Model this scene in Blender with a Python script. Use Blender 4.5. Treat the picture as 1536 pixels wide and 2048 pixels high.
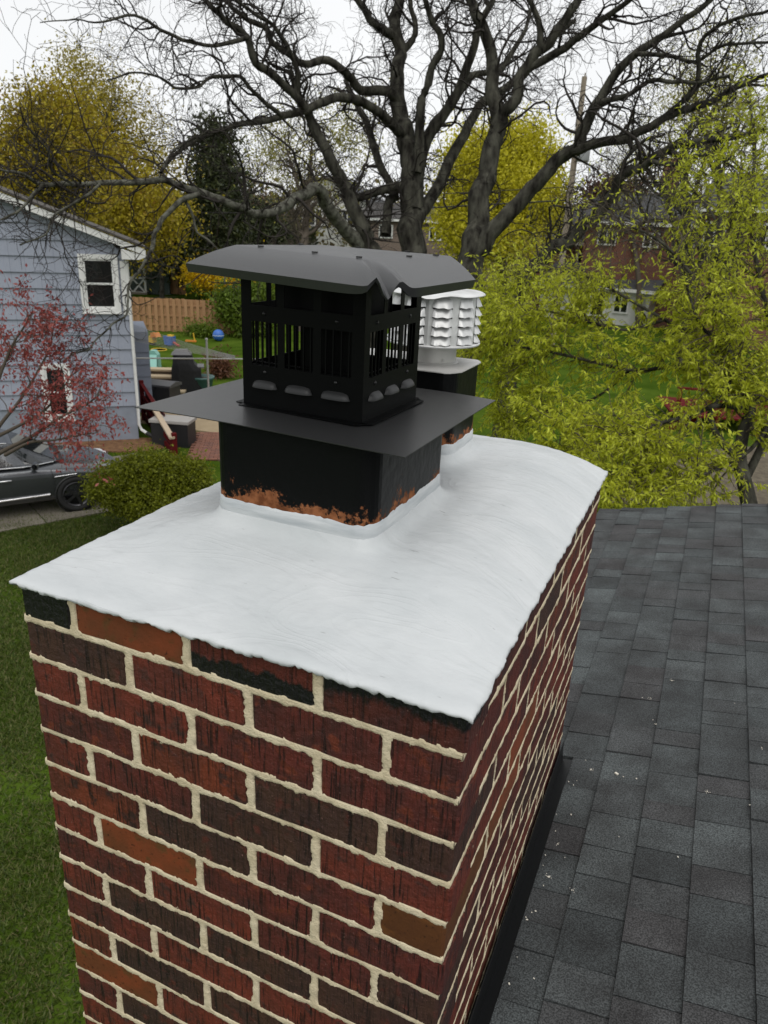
import bpy, math, random
import numpy as np
from mathutils import Vector, noise, Matrix
for o in list(bpy.data.objects): bpy.data.objects.remove(o)
S = bpy.context.scene; COL = S.collection
rnd = random.Random(7); R = np.random.RandomState(11)

# ------------------------------------------------------------------ camera, sky, sun, exposure
CR = np.array([[0.91296218, 0.40567962, 0.0438651], [0.18341798, -0.31197486, -0.93221753], [-0.36449684, 0.8591251, -0.35922918]])
CC = np.array([0.883, -0.699, 0.512]); CF = 1483.2
cam = bpy.data.cameras.new('camera'); camo = bpy.data.objects.new('camera', cam); COL.objects.link(camo)
M = Matrix([list(CR[0]), list(-CR[1]), list(-CR[2])]).transposed().to_4x4(); M.translation = Vector(CC)
camo.matrix_world = M
cam.sensor_fit = 'HORIZONTAL'; cam.sensor_width = 36.0; cam.lens = CF / 1536 * 36.0
cam.clip_start = 0.05; cam.clip_end = 3000
cam.dof.use_dof = True; cam.dof.focus_distance = 1.2; cam.dof.aperture_fstop = cam.lens / 2.0
S.camera = camo
S.render.resolution_x = 768; S.render.resolution_y = 1024
w = bpy.data.worlds.new('World'); S.world = w; w.use_nodes = True
nt = w.node_tree; bg = nt.nodes['Background']
sk = nt.nodes.new('ShaderNodeTexSky'); sk.sky_type = 'NISHITA'; sk.sun_disc = False
sk.sun_elevation = math.radians(59); sk.sun_rotation = math.radians(144)
hs = nt.nodes.new('ShaderNodeHueSaturation'); hs.inputs['Saturation'].default_value = 0.12
nt.links.new(sk.outputs[0], hs.inputs['Color'])
tc = nt.nodes.new('ShaderNodeTexCoord'); nz = nt.nodes.new('ShaderNodeTexNoise'); nz.inputs['Scale'].default_value = 2.2; nz.inputs['Detail'].default_value = 5
nt.links.new(tc.outputs['Generated'], nz.inputs['Vector'])
rp = nt.nodes.new('ShaderNodeValToRGB')
rp.color_ramp.elements[0].position = 0.3; rp.color_ramp.elements[0].color = (8.7, 8.85, 9.0, 1)
rp.color_ramp.elements[1].position = 0.7; rp.color_ramp.elements[1].color = (9.8, 9.9, 10.0, 1)
nt.links.new(nz.outputs['Fac'], rp.inputs['Fac'])
mx = nt.nodes.new('ShaderNodeMixRGB'); mx.inputs['Fac'].default_value = 0.9
nt.links.new(hs.outputs[0], mx.inputs[1]); nt.links.new(rp.outputs[0], mx.inputs[2])
nt.links.new(mx.outputs[0], bg.inputs['Color']); bg.inputs['Strength'].default_value = 0.1
sl = bpy.data.lights.new('sun', 'SUN'); sl.energy = 1.4; sl.angle = math.radians(50); sl.color = (1, 0.97, 0.93)
so = bpy.data.objects.new('sun', sl); COL.objects.link(so)
sd = Vector((0.30, -0.42, 0.86))
so.rotation_euler = sd.to_track_quat('Z', 'Y').to_euler()
S.view_settings.view_transform = 'Standard'; S.view_settings.look = 'None'
S.view_settings.exposure = 0.12; S.view_settings.gamma = 1.0; S.view_settings.use_curve_mapping = False
S.render.engine = 'CYCLES'

# ------------------------------------------------------------------ helpers
GZ = -4.9
def ray(px, py): return CR.T @ np.array([(px - 768) / CF, (py - 1024) / CF, 1.0])
def at(px, py, depth): return CC + depth * ray(px, py)          # a point that deep in front of the lens
def gnd(px, py, z=GZ):
    d = ray(px, py); return CC + d * (z - CC[2]) / d[2]

def link(o, parent=None, loc=None):
    COL.objects.link(o)
    if parent is not None: o.parent = parent
    if loc is not None: o.location = loc
    return o
def thing(name, label, cat, loc=(0, 0, 0), rz=0.0, group=None):
    o = bpy.data.objects.new(name, None); o.empty_display_size = 0.1; link(o)
    o.location = loc; o.rotation_euler = (0, 0, rz)
    o['label'] = label; o['category'] = cat
    if group: o['group'] = group
    return o
def tag(o, label, cat, group=None):
    o['label'] = label; o['category'] = cat
    if group: o['group'] = group
    return o
def setting(o, kind='structure'): o['kind'] = kind; return o

def mesh_np(name, v, f, mat=None, smooth=False):
    """v (N,3); f: list of lists, or (M,k) array"""
    me = bpy.data.meshes.new(name)
    v = np.asarray(v, dtype=np.float32)
    if isinstance(f, np.ndarray):
        m, k = f.shape
        me.vertices.add(len(v)); me.vertices.foreach_set('co', v.ravel())
        me.loops.add(m * k); me.loops.foreach_set('vertex_index', f.astype(np.int32).ravel())
        me.polygons.add(m); me.polygons.foreach_set('loop_start', np.arange(0, m * k, k, dtype=np.int32))
        try: me.polygons.foreach_set('loop_total', np.full(m, k, dtype=np.int32))
        except Exception: pass
        me.update(calc_edges=True); me.validate()
    else:
        me.from_pydata([tuple(map(float, a)) for a in v], [], [tuple(map(int, a)) for a in f]); me.update()
    if smooth:
        me.polygons.foreach_set('use_smooth', np.ones(len(me.polygons), dtype=bool))
    if mat: me.materials.append(mat)
    return me
def obj(name, me, parent=None, loc=None):
    return link(bpy.data.objects.new(name, me), parent, loc)

class MB:
    def __init__(s): s.v = []; s.f = []
    def add(s, vs, fs):
        b = len(s.v); s.v += [tuple(map(float, a)) for a in vs]; s.f += [[i + b for i in f] for f in fs]; return s
    def box(s, c, size, rz=0.0, ry=0.0):
        x, y, z = [a / 2 for a in size]; vs = []
        cz, sz = math.cos(rz), math.sin(rz); cy, sy = math.cos(ry), math.sin(ry)
        for i in (-1, 1):
            for j in (-1, 1):
                for k in (-1, 1):
                    a, b, d = i * x, j * y, k * z
                    a, d = a * cy + d * sy, -a * sy + d * cy
                    vs.append((c[0] + a * cz - b * sz, c[1] + a * sz + b * cz, c[2] + d))
        return s.add(vs, [(0, 1, 3, 2), (4, 6, 7, 5), (0, 4, 5, 1), (2, 3, 7, 6), (0, 2, 6, 4), (1, 5, 7, 3)])
    def beam(s, a, b, wd, ht, up=(0, 0, 1)):
        a = np.array(a, float); b = np.array(b, float); d = b - a; d /= np.linalg.norm(d)
        r = np.cross(d, up); 
        if np.linalg.norm(r) < 1e-6: r = np.array([1., 0, 0])
        r /= np.linalg.norm(r); t = np.cross(r, d); vs = []
        for p in (a, b):
            for i, j in ((-1, -1), (1, -1), (1, 1), (-1, 1)): vs.append(p + r * i * wd / 2 + t * j * ht / 2)
        return s.add(vs, [(3, 2, 1, 0), (4, 5, 6, 7), (0, 1, 5, 4), (1, 2, 6, 5), (2, 3, 7, 6), (3, 0, 4, 7)])
    def prism(s, poly, z0, z1):
        n = len(poly); vs = [(p[0], p[1], z0) for p in poly] + [(p[0], p[1], z1) for p in poly]
        return s.add(vs, [list(range(n))[::-1], list(range(n, 2 * n))] + [(i, (i + 1) % n, n + (i + 1) % n, n + i) for i in range(n)])
    def extrude(s, pts, off):
        """closed 3-D outline pushed along the vector off"""
        n = len(pts); o = np.array(off, float); vs = [np.array(p, float) for p in pts]; vs = vs + [p + o for p in vs]
        return s.add(vs, [list(range(n))[::-1], list(range(n, 2 * n))] + [(i, (i + 1) % n, n + (i + 1) % n, n + i) for i in range(n)])
    def lathe(s, prof, n=24, c=(0, 0, 0), caps=True):
        vs = []; fs = []
        for r, z in prof:
            for i in range(n):
                a = 2 * math.pi * i / n; vs.append((c[0] + r * math.cos(a), c[1] + r * math.sin(a), c[2] + z))
        for k in range(len(prof) - 1):
            for i in range(n):
                j = (i + 1) % n; fs.append((k * n + i, k * n + j, (k + 1) * n + j, (k + 1) * n + i))
        if caps and prof[0][0] > 1e-5: fs.append(list(range(n))[::-1])
        if caps and prof[-1][0] > 1e-5: fs.append([(len(prof) - 1) * n + i for i in range(n)])
        return s.add(vs, fs)
    def tube(s, pts, rad, n=6):
        v, f = tubes(np.array([pts], float), np.array([rad if hasattr(rad, '__len__') else [rad] * len(pts)], float), n)
        return s.add(v, f.tolist())
    def me(s, name, mat=None, smooth=False): return mesh_np(name, np.array(s.v), s.f, mat, smooth)
    def obj(s, name, mat=None, parent=None, smooth=False): return obj(name, s.me(name, mat, smooth), parent)

def tubes(P, rad, n=5):
    """P (N,K,3) polylines, rad (N,K) -> one set of verts and quads"""
    N, K, _ = P.shape
    T = np.gradient(P, axis=1); T /= (np.linalg.norm(T, axis=2, keepdims=True) + 1e-9)
    ref = np.tile(np.array([0.31, 0.2, 0.93]), (N, 1)); bad = np.abs((T.mean(1) * ref).sum(1)) > 0.85; ref[bad] = [0.9, -0.3, 0.1]
    A = np.cross(T, ref[:, None, :]); A /= (np.linalg.norm(A, axis=2, keepdims=True) + 1e-9); B = np.cross(T, A)
    ang = np.arange(n) * 2 * math.pi / n
    V = P[:, :, None, :] + rad[:, :, None, None] * (A[:, :, None, :] * np.cos(ang)[None, None, :, None] + B[:, :, None, :] * np.sin(ang)[None, None, :, None])
    idx = np.arange(N * K * n).reshape(N, K, n); nx = np.roll(idx, -1, axis=2)
    F = np.stack([idx[:, :-1], nx[:, :-1], nx[:, 1:], idx[:, 1:]], -1).reshape(-1, 4)
    return V.reshape(-1, 3), F

def smoothline(pts, per=4):
    """Catmull-Rom through rows of (x,y,z,r)"""
    p = np.array(pts, float); p = np.vstack([2 * p[0] - p[1], p, 2 * p[-1] - p[-2]]); out = []
    for i in range(1, len(p) - 2):
        for t in np.linspace(0, 1, per, endpoint=False):
            a, b, c, d = p[i - 1], p[i], p[i + 1], p[i + 2]
            out.append(0.5 * (2 * b + (c - a) * t + (2 * a - 5 * b + 4 * c - d) * t * t + (3 * b - a - 3 * c + d) * t ** 3))
    out.append(p[-2]); out = np.array(out); out[:, 3] = np.maximum(out[:, 3], 0.002); return out

# ------------------------------------------------------------------ materials
def mat(name, col, rough=0.7, metal=0.0, spec=0.5, var=None, scale=8.0, bump=0.0, bscale=None, stretch=None, coat=0.0, rand=None, island=None, detail=4.0):
    m = bpy.data.materials.new(name); m.use_nodes = True; n = m.node_tree; b = n.nodes['Principled BSDF']
    b.inputs['Base Color'].default_value = (*col, 1); b.inputs['Roughness'].default_value = rough; b.inputs['Metallic'].default_value = metal
    b.inputs['Specular IOR Level'].default_value = spec
    if coat: b.inputs['Coat Weight'].default_value = coat; b.inputs['Coat Roughness'].default_value = 0.05
    tcn = n.nodes.new('ShaderNodeTexCoord'); vec = tcn.outputs['Object']
    if stretch:
        mp = n.nodes.new('ShaderNodeMapping'); mp.inputs['Scale'].default_value = stretch; n.links.new(vec, mp.inputs[0]); vec = mp.outputs[0]
    last = None
    if var:
        t = n.nodes.new('ShaderNodeTexNoise'); t.inputs['Scale'].default_value = scale; t.inputs['Detail'].default_value = detail; n.links.new(vec, t.inputs['Vector'])
        r = n.nodes.new('ShaderNodeValToRGB'); e = r.color_ramp.elements; e[0].position = 0.35; e[1].position = 0.65
        e[0].color = (*col, 1); e[1].color = (*var, 1); n.links.new(t.outputs['Fac'], r.inputs['Fac']); last = r.outputs[0]
    if rand or island:
        src = n.nodes.new('ShaderNodeObjectInfo').outputs['Random'] if rand else n.nodes.new('ShaderNodeNewGeometry').outputs['Random Per Island']
        r = n.nodes.new('ShaderNodeValToRGB'); cs = rand or island
        while len(r.color_ramp.elements) < len(cs): r.color_ramp.elements.new(0.5)
        for i, c in enumerate(cs): r.color_ramp.elements[i].position = i / max(1, len(cs) - 1); r.color_ramp.elements[i].color = (*c, 1)
        n.links.new(src, r.inputs['Fac'])
        if last is not None:
            x = n.nodes.new('ShaderNodeMixRGB'); x.inputs[0].default_value = 0.5; n.links.new(last, x.inputs[1]); n.links.new(r.outputs[0], x.inputs[2]); last = x.outputs[0]
        else: last = r.outputs[0]
    if last is not None: n.links.new(last, b.inputs['Base Color'])
    if bump:
        t = n.nodes.new('ShaderNodeTexNoise'); t.inputs['Scale'].default_value = bscale or scale * 4; t.inputs['Detail'].default_value = 5; n.links.new(vec, t.inputs['Vector'])
        q = n.nodes.new('ShaderNodeBump'); q.inputs['Strength'].default_value = 0.6; q.inputs['Distance'].default_value = bump; n.links.new(t.outputs['Fac'], q.inputs['Height']); n.links.new(q.outputs[0], b.inputs['Normal'])
    return m
def nodes(m): return m.node_tree, m.node_tree.nodes['Principled BSDF']
def leafmat(name, cols, trans=0.35):
    m = mat(name, cols[0], 0.55, spec=0.3, island=cols); n, b = nodes(m)
    tr = n.nodes.new('ShaderNodeBsdfTranslucent'); ms = n.nodes.new('ShaderNodeMixShader'); ms.inputs[0].default_value = trans
    src = b.inputs['Base Color'].links[0].from_socket; n.links.new(src, tr.inputs['Color'])
    n.links.new(b.outputs[0], ms.inputs[1]); n.links.new(tr.outputs[0], ms.inputs[2]); n.links.new(ms.outputs[0], n.nodes['Material Output'].inputs[0])
    return m
def glassmat(name, col, rough=0.03):
    return mat(name, col, rough, spec=0.5)

# ------------------------------------------------------------------ ground
gm = mat('lawn', (0.036, 0.066, 0.007), 1.0, spec=0.0, var=(0.066, 0.105, 0.013), scale=1.1, bump=0.04, bscale=22, detail=8)
def ground_height(x, y):
    return GZ
gN = 60
g = MB()
E = 900
g.add([(-E, -E, GZ), (E, -E, GZ), (E, E, GZ), (-E, E, GZ)], [(0, 1, 2, 3)])
setting(g.obj('ground', gm))
# a low wooded rise behind the street closes the view
hv = []; hf = []
for i in range(61):
    a = math.radians(60 + i * 2.0)
    for k, (rr, zz) in enumerate(((110, GZ - 0.5), (150, 0.0), (240, 7.0), (400, 9.0))):
        hv.append((rr * math.cos(a), rr * math.sin(a), zz + (noise.noise((a * 4, k * 1.7, 0)) * 2.5 if k else 0)))
for i in range(60):
    for k in range(3): hf.append((i * 4 + k, (i + 1) * 4 + k, (i + 1) * 4 + k + 1, i * 4 + k + 1))
setting(obj('distant_hill', mesh_np('distant_hill', np.array(hv), hf, mat('hill', (0.045, 0.045, 0.018), 0.95, spec=0.1, var=(0.08, 0.075, 0.03), scale=0.15, bump=1.2, bscale=0.5), True)))
# ------------------------------------------------------------------ our chimney: bricks, mortar, white crown, flue liners
W, D, CH, BW, JT = 0.702, 1.03, 0.0677, 0.095, 0.0105
PX = (W + JT) / 3.5            # brick pitch along the front
PY = (D + JT - 0.2 * 0) / 5.07  # brick pitch along the sides
def brickmat(name, c1, c2, c3, scored=True, tar=0):
    m = mat(name, c1, 0.62, spec=0.35); n, b = nodes(m); L = n.links.new
    tcn = n.nodes.new('ShaderNodeTexCoord'); oi = n.nodes.new('ShaderNodeObjectInfo')
    ad = n.nodes.new('ShaderNodeVectorMath'); ad.operation = 'MULTIPLY_ADD'
    cb = n.nodes.new('ShaderNodeCombineXYZ')
    for i in range(3): L(oi.outputs['Random'], cb.inputs[i])
    sc = n.nodes.new('ShaderNodeVectorMath'); sc.operation = 'SCALE'; sc.inputs['Scale'].default_value = 17.0; L(cb.outputs[0], sc.inputs[0])
    a2 = n.nodes.new('ShaderNodeVectorMath'); a2.operation = 'ADD'; L(tcn.outputs['Object'], a2.inputs[0]); L(sc.outputs[0], a2.inputs[1])
    n.nodes.remove(ad)
    def noi(scale, stretch=(1, 1, 1), det=5, rough=0.55):
        mp = n.nodes.new('ShaderNodeMapping'); mp.inputs['Scale'].default_value = stretch; L(a2.outputs[0], mp.inputs[0])
        t = n.nodes.new('ShaderNodeTexNoise'); t.inputs['Scale'].default_value = scale; t.inputs['Detail'].default_value = det; t.inputs['Roughness'].default_value = rough; L(mp.outputs[0], t.inputs['Vector']); return t.outputs['Fac']
    def ramp(f, p0, p1, ca, cb_):
        r = n.nodes.new('ShaderNodeValToRGB'); e = r.color_ramp.elements; e[0].position = p0; e[1].position = p1; e[0].color = (*ca, 1); e[1].color = (*cb_, 1); L(f, r.inputs[0]); return r.outputs[0]
    def mixc(f, a, c, mode='MIX'):
        x = n.nodes.new('ShaderNodeMixRGB'); x.blend_type = mode
        if isinstance(f, float): x.inputs[0].default_value = f
        else: L(f, x.inputs[0])
        L(a, x.inputs[1]); L(c, x.inputs[2]); return x.outputs[0]
    base = ramp(noi(16), 0.38, 0.62, c1, c2)
    blot = ramp(noi(34, det=6), 0.56, 0.66, (0, 0, 0), (1, 1, 1))
    c3n = n.nodes.new('ShaderNodeRGB'); c3n.outputs[0].default_value = (*c3, 1)
    base = mixc(blot, base, c3n.outputs[0])
    if scored:
        sfac = noi(240, (1, 1, 0.06), 2, 0.6)
        groove = ramp(sfac, 0.36, 0.47, (0.12, 0.10, 0.10), (1.12, 1.12, 1.12))
        base = mixc(ramp(noi(20, (1, 1, .5)), .36, .56, (.35, .35, .35), (.95, .95, .95)), base, groove, 'MULTIPLY')
        fl = ramp(noi(330, det=2), 0.70, 0.75, (0, 0, 0), (1, 1, 1))
        pale = n.nodes.new('ShaderNodeRGB'); pale.outputs[0].default_value = (0.24, 0.13, 0.11, 1)
        base = mixc(fl, base, pale.outputs[0])
    else:
        pits = ramp(noi(170, det=3), 0.30, 0.37, (0.25, 0.2, 0.18), (1, 1, 1)); base = mixc(0.9, base, pits, 'MULTIPLY')
    if tar:
        sx = n.nodes.new('ShaderNodeSeparateXYZ'); L(tcn.outputs['Object'], sx.inputs[0])
        nn = noi(38, (1, 1, 0.6), 5)
        mm = n.nodes.new('ShaderNodeMath'); mm.operation = 'MULTIPLY_ADD'; L(nn, mm.inputs[0]); mm.inputs[1].default_value = 0.055; L(sx.outputs[2], mm.inputs[2])
        # brick local z runs -0.029..0.029; tar on the lower part (tar 1) or the upper part (tar 2), or all over (tar 3)
        if tar == 1: msk = ramp(mm.outputs[0], 0.024, 0.028, (1, 1, 1), (0, 0, 0))
        elif tar == 2: msk = ramp(mm.outputs[0], 0.026, 0.034, (0, 0, 0), (1, 1, 1))
        else: msk = ramp(noi(28, (1, 1, .5)), 0.66, 0.7, (1, 1, 1), (0, 0, 0))
        blk = n.nodes.new('ShaderNodeRGB'); blk.outputs[0].default_value = (0.007, 0.007, 0.0075, 1)
        base = mixc(msk, base, blk.outputs[0])
        r2 = n.nodes.new('ShaderNodeMapRange'); L(msk, r2.inputs[0]); r2.inputs[3].default_value = 0.62; r2.inputs[4].default_value = 0.38; L(r2.outputs[0], b.inputs['Roughness'])
    L(base, b.inputs['Base Color'])
    bp = n.nodes.new('ShaderNodeBump'); bp.inputs['Strength'].default_value = 0.85; bp.inputs['Distance'].default_value = 0.006 if scored else 0.0012
    mixh = n.nodes.new('ShaderNodeMath'); mixh.operation = 'ADD'
    if scored: L(sfac, mixh.inputs[0])
    else: mixh.inputs[0].default_value = 0
    L(noi(90, det=6, rough=0.65), mixh.inputs[1]); L(mixh.outputs[0], bp.inputs['Height']); L(bp.outputs[0], b.inputs['Normal'])
    return m
BM = {
 'red': brickmat('brick red', (0.140, 0.025, 0.013), (0.088, 0.020, 0.013), (0.05, 0.020, 0.016)),
 'deep': brickmat('brick deep red', (0.098, 0.018, 0.012), (0.052, 0.015, 0.012), (0.125, 0.026, 0.012)),
 'rust': brickmat('brick rust', (0.145, 0.030, 0.012), (0.085, 0.021, 0.012), (0.035, 0.014, 0.012)),
 'brown': brickmat('brick brown', (0.050, 0.022, 0.014), (0.036, 0.017, 0.014), (0.08, 0.021, 0.014)),
 'orange': brickmat('brick smooth orange', (0.185, 0.042, 0.014), (0.12, 0.036, 0.013), (0.10, 0.042, 0.013), False),
 'ochre': brickmat('brick ochre', (0.105, 0.038, 0.010), (0.075, 0.026, 0.008), (0.12, 0.045, 0.012), False),
 'tar': brickmat('brick tarred', (0.05, 0.014, 0.01), (0.03, 0.01, 0.01), (0.02, 0.01, 0.01), True, 3),
 'tarlow': brickmat('brick tar smeared low', (0.10, 0.019, 0.010), (0.08, 0.016, 0.011), (0.045, 0.014, 0.012), True, 1),
 'tartop': brickmat('brick tar smeared high', (0.07, 0.016, 0.010), (0.045, 0.013, 0.011), (0.04, 0.014, 0.012), True, 2),
}
morm = mat('lime mortar', (0.53, 0.45, 0.30), 0.95, spec=0.15, var=(0.64, 0.56, 0.40), scale=24, bump=0.003, bscale=300, detail=8)
whitem = mat('white crown coating', (0.455, 0.478, 0.487), 0.5, spec=0.4, var=(0.52, 0.538, 0.545), scale=5, bump=0.004, bscale=16, stretch=(1, 2.2, 1), detail=10)
nt_, b_ = nodes(whitem)   # brush strokes and a few dark scuffs
def scuffs(m, col, sc, lo, hi, stretch):
    n, b = nodes(m); L = n.links.new
    tcn = n.nodes.new('ShaderNodeTexCoord'); mp = n.nodes.new('ShaderNodeMapping'); mp.inputs['Scale'].default_value = stretch; mp.inputs['Rotation'].default_value = (0, 0, 0.6); L(tcn.outputs['Object'], mp.inputs[0])
    t = n.nodes.new('ShaderNodeTexNoise'); t.inputs['Scale'].default_value = sc; t.inputs['Detail'].default_value = 6; L(mp.outputs[0], t.inputs['Vector'])
    r = n.nodes.new('ShaderNodeValToRGB'); r.color_ramp.elements[0].position = lo; r.color_ramp.elements[1].position = hi; r.color_ramp.elements[0].color = (0, 0, 0, 1); r.color_ramp.elements[1].color = (1, 1, 1, 1); L(t.outputs['Fac'], r.inputs[0])
    x = n.nodes.new('ShaderNodeMixRGB'); x.inputs[2].default_value = (*col, 1); L(r.outputs[0], x.inputs[0])
    src = b.inputs['Base Color'].links
    if src: L(src[0].from_socket, x.inputs[1])
    else: x.inputs[1].default_value = b.inputs['Base Color'].default_value
    L(x.outputs[0], b.inputs['Base Color'])
def strokes(m):
    # trowel and brush arcs: contour lines of a slow warped noise, as colour and as relief
    n, b = nodes(m); L = n.links.new; tcn = n.nodes.new('ShaderNodeTexCoord'); hs_ = []
    for sc, dist, freq, wid in ((3.2, .6, 14, .5), (5.5, 1.0, 12, .5)):
        t = n.nodes.new('ShaderNodeTexNoise'); t.inputs['Scale'].default_value = sc; t.inputs['Detail'].default_value = 1.2; t.inputs['Distortion'].default_value = dist; mpk = n.nodes.new('ShaderNodeMapping'); mpk.inputs['Scale'].default_value = (.55, 1.5, 1); mpk.inputs['Rotation'].default_value = (0, 0, .4 if sc < 5 else -.5); L(tcn.outputs['Object'], mpk.inputs[0]); L(mpk.outputs[0], t.inputs['Vector'])
        k = n.nodes.new('ShaderNodeMath'); k.operation = 'MULTIPLY'; k.inputs[1].default_value = freq * 2; L(t.outputs['Fac'], k.inputs[0])
        p = n.nodes.new('ShaderNodeMath'); p.operation = 'PINGPONG'; p.inputs[1].default_value = 1.0; L(k.outputs[0], p.inputs[0])
        r = n.nodes.new('ShaderNodeMapRange'); r.inputs[1].default_value = 0; r.inputs[2].default_value = wid; r.inputs[3].default_value = 1; r.inputs[4].default_value = 0; L(p.outputs[0], r.inputs[0]); hs_.append(r.outputs[0])
    ad = n.nodes.new('ShaderNodeMath'); ad.operation = 'ADD'; L(hs_[0], ad.inputs[0]); L(hs_[1], ad.inputs[1])
    pt = n.nodes.new('ShaderNodeTexNoise'); pt.inputs['Scale'].default_value = 6; pt.inputs['Detail'].default_value = 3; L(tcn.outputs['Object'], pt.inputs['Vector'])
    pr = n.nodes.new('ShaderNodeMapRange'); pr.inputs[1].default_value = .46; pr.inputs[2].default_value = .62; pr.inputs[3].default_value = 0; pr.inputs[4].default_value = .07; L(pt.outputs['Fac'], pr.inputs[0])
    ml = n.nodes.new('ShaderNodeMath'); ml.operation = 'MULTIPLY'; L(ad.outputs[0], ml.inputs[0]); L(pr.outputs[0], ml.inputs[1])
    x = n.nodes.new('ShaderNodeMixRGB'); x.inputs[2].default_value = (0.36, 0.38, 0.39, 1); L(ml.outputs[0], x.inputs[0]); L(b.inputs['Base Color'].links[0].from_socket, x.inputs[1]); L(x.outputs[0], b.inputs['Base Color'])
    ob = b.inputs['Normal'].links[0].from_node; q = n.nodes.new('ShaderNodeBump'); q.inputs['Strength'].default_value = .35; q.inputs['Distance'].default_value = .0010; L(ad.outputs[0], q.inputs['Height']); L(ob.outputs[0], q.inputs['Normal']); L(q.outputs[0], b.inputs['Normal'])
scuffs(whitem, (0.30, 0.31, 0.31), 26, 0.70, 0.73, (1, 6, 1))
scuffs(whitem, (0.40, 0.425, 0.43), 3.0, 0.50, 0.78, (1, 1, 1))
strokes(whitem)

chim = thing('chimney', 'red brick chimney with pale mortar, white domed crown and two black flue liners', 'chimney', (0, 0, GZ))
def cpart(name, me): return obj(name, me, chim, (0, 0, -GZ))

def brick_mesh(lx, ly, seed, h=0.0575):
    r = random.Random(seed); pts = []; rc = 0.004
    def edge(a, b, n):
        for i in range(n):
            t = i / n; pts.append((a[0] + (b[0] - a[0]) * t, a[1] + (b[1] - a[1]) * t))
    x, y = lx / 2, ly / 2; ne = 4 if lx > 0.15 else 3
    edge((-x + rc, -y), (x - rc, -y), ne); edge((x - rc, -y), (x, -y + rc), 1); edge((x, -y + rc), (x, y - rc), 2); edge((x, y - rc), (x - rc, y), 1)
    edge((x - rc, y), (-x + rc, y), ne); edge((-x + rc, y), (-x, y - rc), 1); edge((-x, y - rc), (-x, -y + rc), 2); edge((-x, -y + rc), (-x + rc, -y), 1)
    n = len(pts); v = []
    for zz, ins in ((-h / 2, 0), (h / 2, 0)):
        for p in pts:
            jo = r.uniform(-0.0008, 0.0008); v.append((p[0] * (1 + jo * 4), p[1] + math.copysign(r.uniform(-0.0012, 0.0008), p[1]), zz + r.uniform(-0.0012, 0.0012)))
    f = [(i, (i + 1) % n, n + (i + 1) % n, n + i) for i in range(n)] + [list(range(n))[::-1], list(range(n, 2 * n))]
    return mesh_np('brick', np.array(v), f)
BX = {'x': [brick_mesh(PX - JT, BW, s) for s in range(6)], 'y': [brick_mesh(BW, PY - JT, s + 20) for s in range(6)]}
nb = 0
def brick(x, y, k, axis, kind, sx=1.0):
    """centre x,y ; course k (1 is the top)"""
    global nb
    base = BX[axis][rnd.randrange(6)]
    key = (base.name, kind)
    if key not in brick.cache:
        c = base.copy(); c.name = 'brick'; c.materials.clear(); c.materials.append(BM[kind]); brick.cache[key] = c
    o = obj('brick', brick.cache[key], chim, (x, y, -GZ - CH * (k - 1) - 0.0345 + 0.0015 * noise.noise((x * 9, y * 9, k * 3.1))))
    if sx != 1: o.scale = (sx, 1, 1) if axis == 'x' else (1, sx, 1)
    o.rotation_euler = (0, rnd.uniform(-.004, .004) if axis == 'x' else 0, rnd.uniform(-.004, .004)); nb += 1
    return o
brick.cache = {}
def pick(): return rnd.choices(['red', 'deep', 'rust', 'brown', 'orange'], [40, 32, 15, 9, 4])[0]
SPEC = {(1, 'f', 1): 'orange', (1, 'f', 2): 'tarlow', (1, 'f', 3): 'tartop', (2, 'f', 0): 'brown', (2, 'f', 1): 'red', (2, 'f', 2): 'deep', (7, 'f', 1): 'orange', (7, 'f', 2): 'deep', (12, 'f', 0): 'orange',
        (6, 'r', 0): 'ochre', (4, 'r', 0): 'brown', (5, 'r', 1): 'orange', (2, 'r', 0): 'deep', (9, 'f', 2): 'brown', (5, 'f', 1): 'deep', (6, 'f', 1): 'brown', (11, 'f', 2): 'brown', (1, 'l', 0): 'tar', (8, 'f', 0): 'deep'}
NR, NS = 17, 12
half = BW / 2
for k in range(1, NR + 1):
    odd = k % 2 == 1
    # front
    n = 3
    for i in range(n):
        x = (BW + JT + (PX - JT) / 2 + i * PX) if odd else ((PX - JT) / 2 + i * PX)
        slot = i + 1 if odd else i
        kind = SPEC.get((k, 'f', slot)) or pick()
        brick(x, half, k, 'x', kind)
    # right face
    if k <= NS:
        y0 = BW + JT if odd else 0.0; i = 0; y = y0
        while y < D - 0.05:
            kind = SPEC.get((k, 'r', i)) or ('tartop' if k == 1 else pick())
            L = PY - JT; end = min(y + L, D); s = (end - y) / L
            if D - (y + PY) < 0.05: s = (D - y) / L
            brick(W - half, y + s * L / 2, k, 'y', kind, s); y += s * L + JT; i += 1
    # left face
    if k <= NR - 2:
        y = 0.0 if odd else BW + JT; i = 0
        while y < D - 0.05:
            kind = SPEC.get((k, 'l', i)) or ('tartop' if k == 1 else pick())
            L = PY - JT; s = min(1.0, (D - y) / L)
            if D - (y + PY) < 0.05: s = (D - y) / L
            brick(half, y + s * L / 2, k, 'y', kind, s); y += s * L + JT; i += 1
    # back, top courses only
    if k <= 8:
        for i in range(2):
            brick(0.20 + PX * 0.5 + i * PX + (0.05 if odd else 0) - 0.05, D - half, k, 'x', 'tartop' if k == 1 else pick())
print('bricks', nb)
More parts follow.
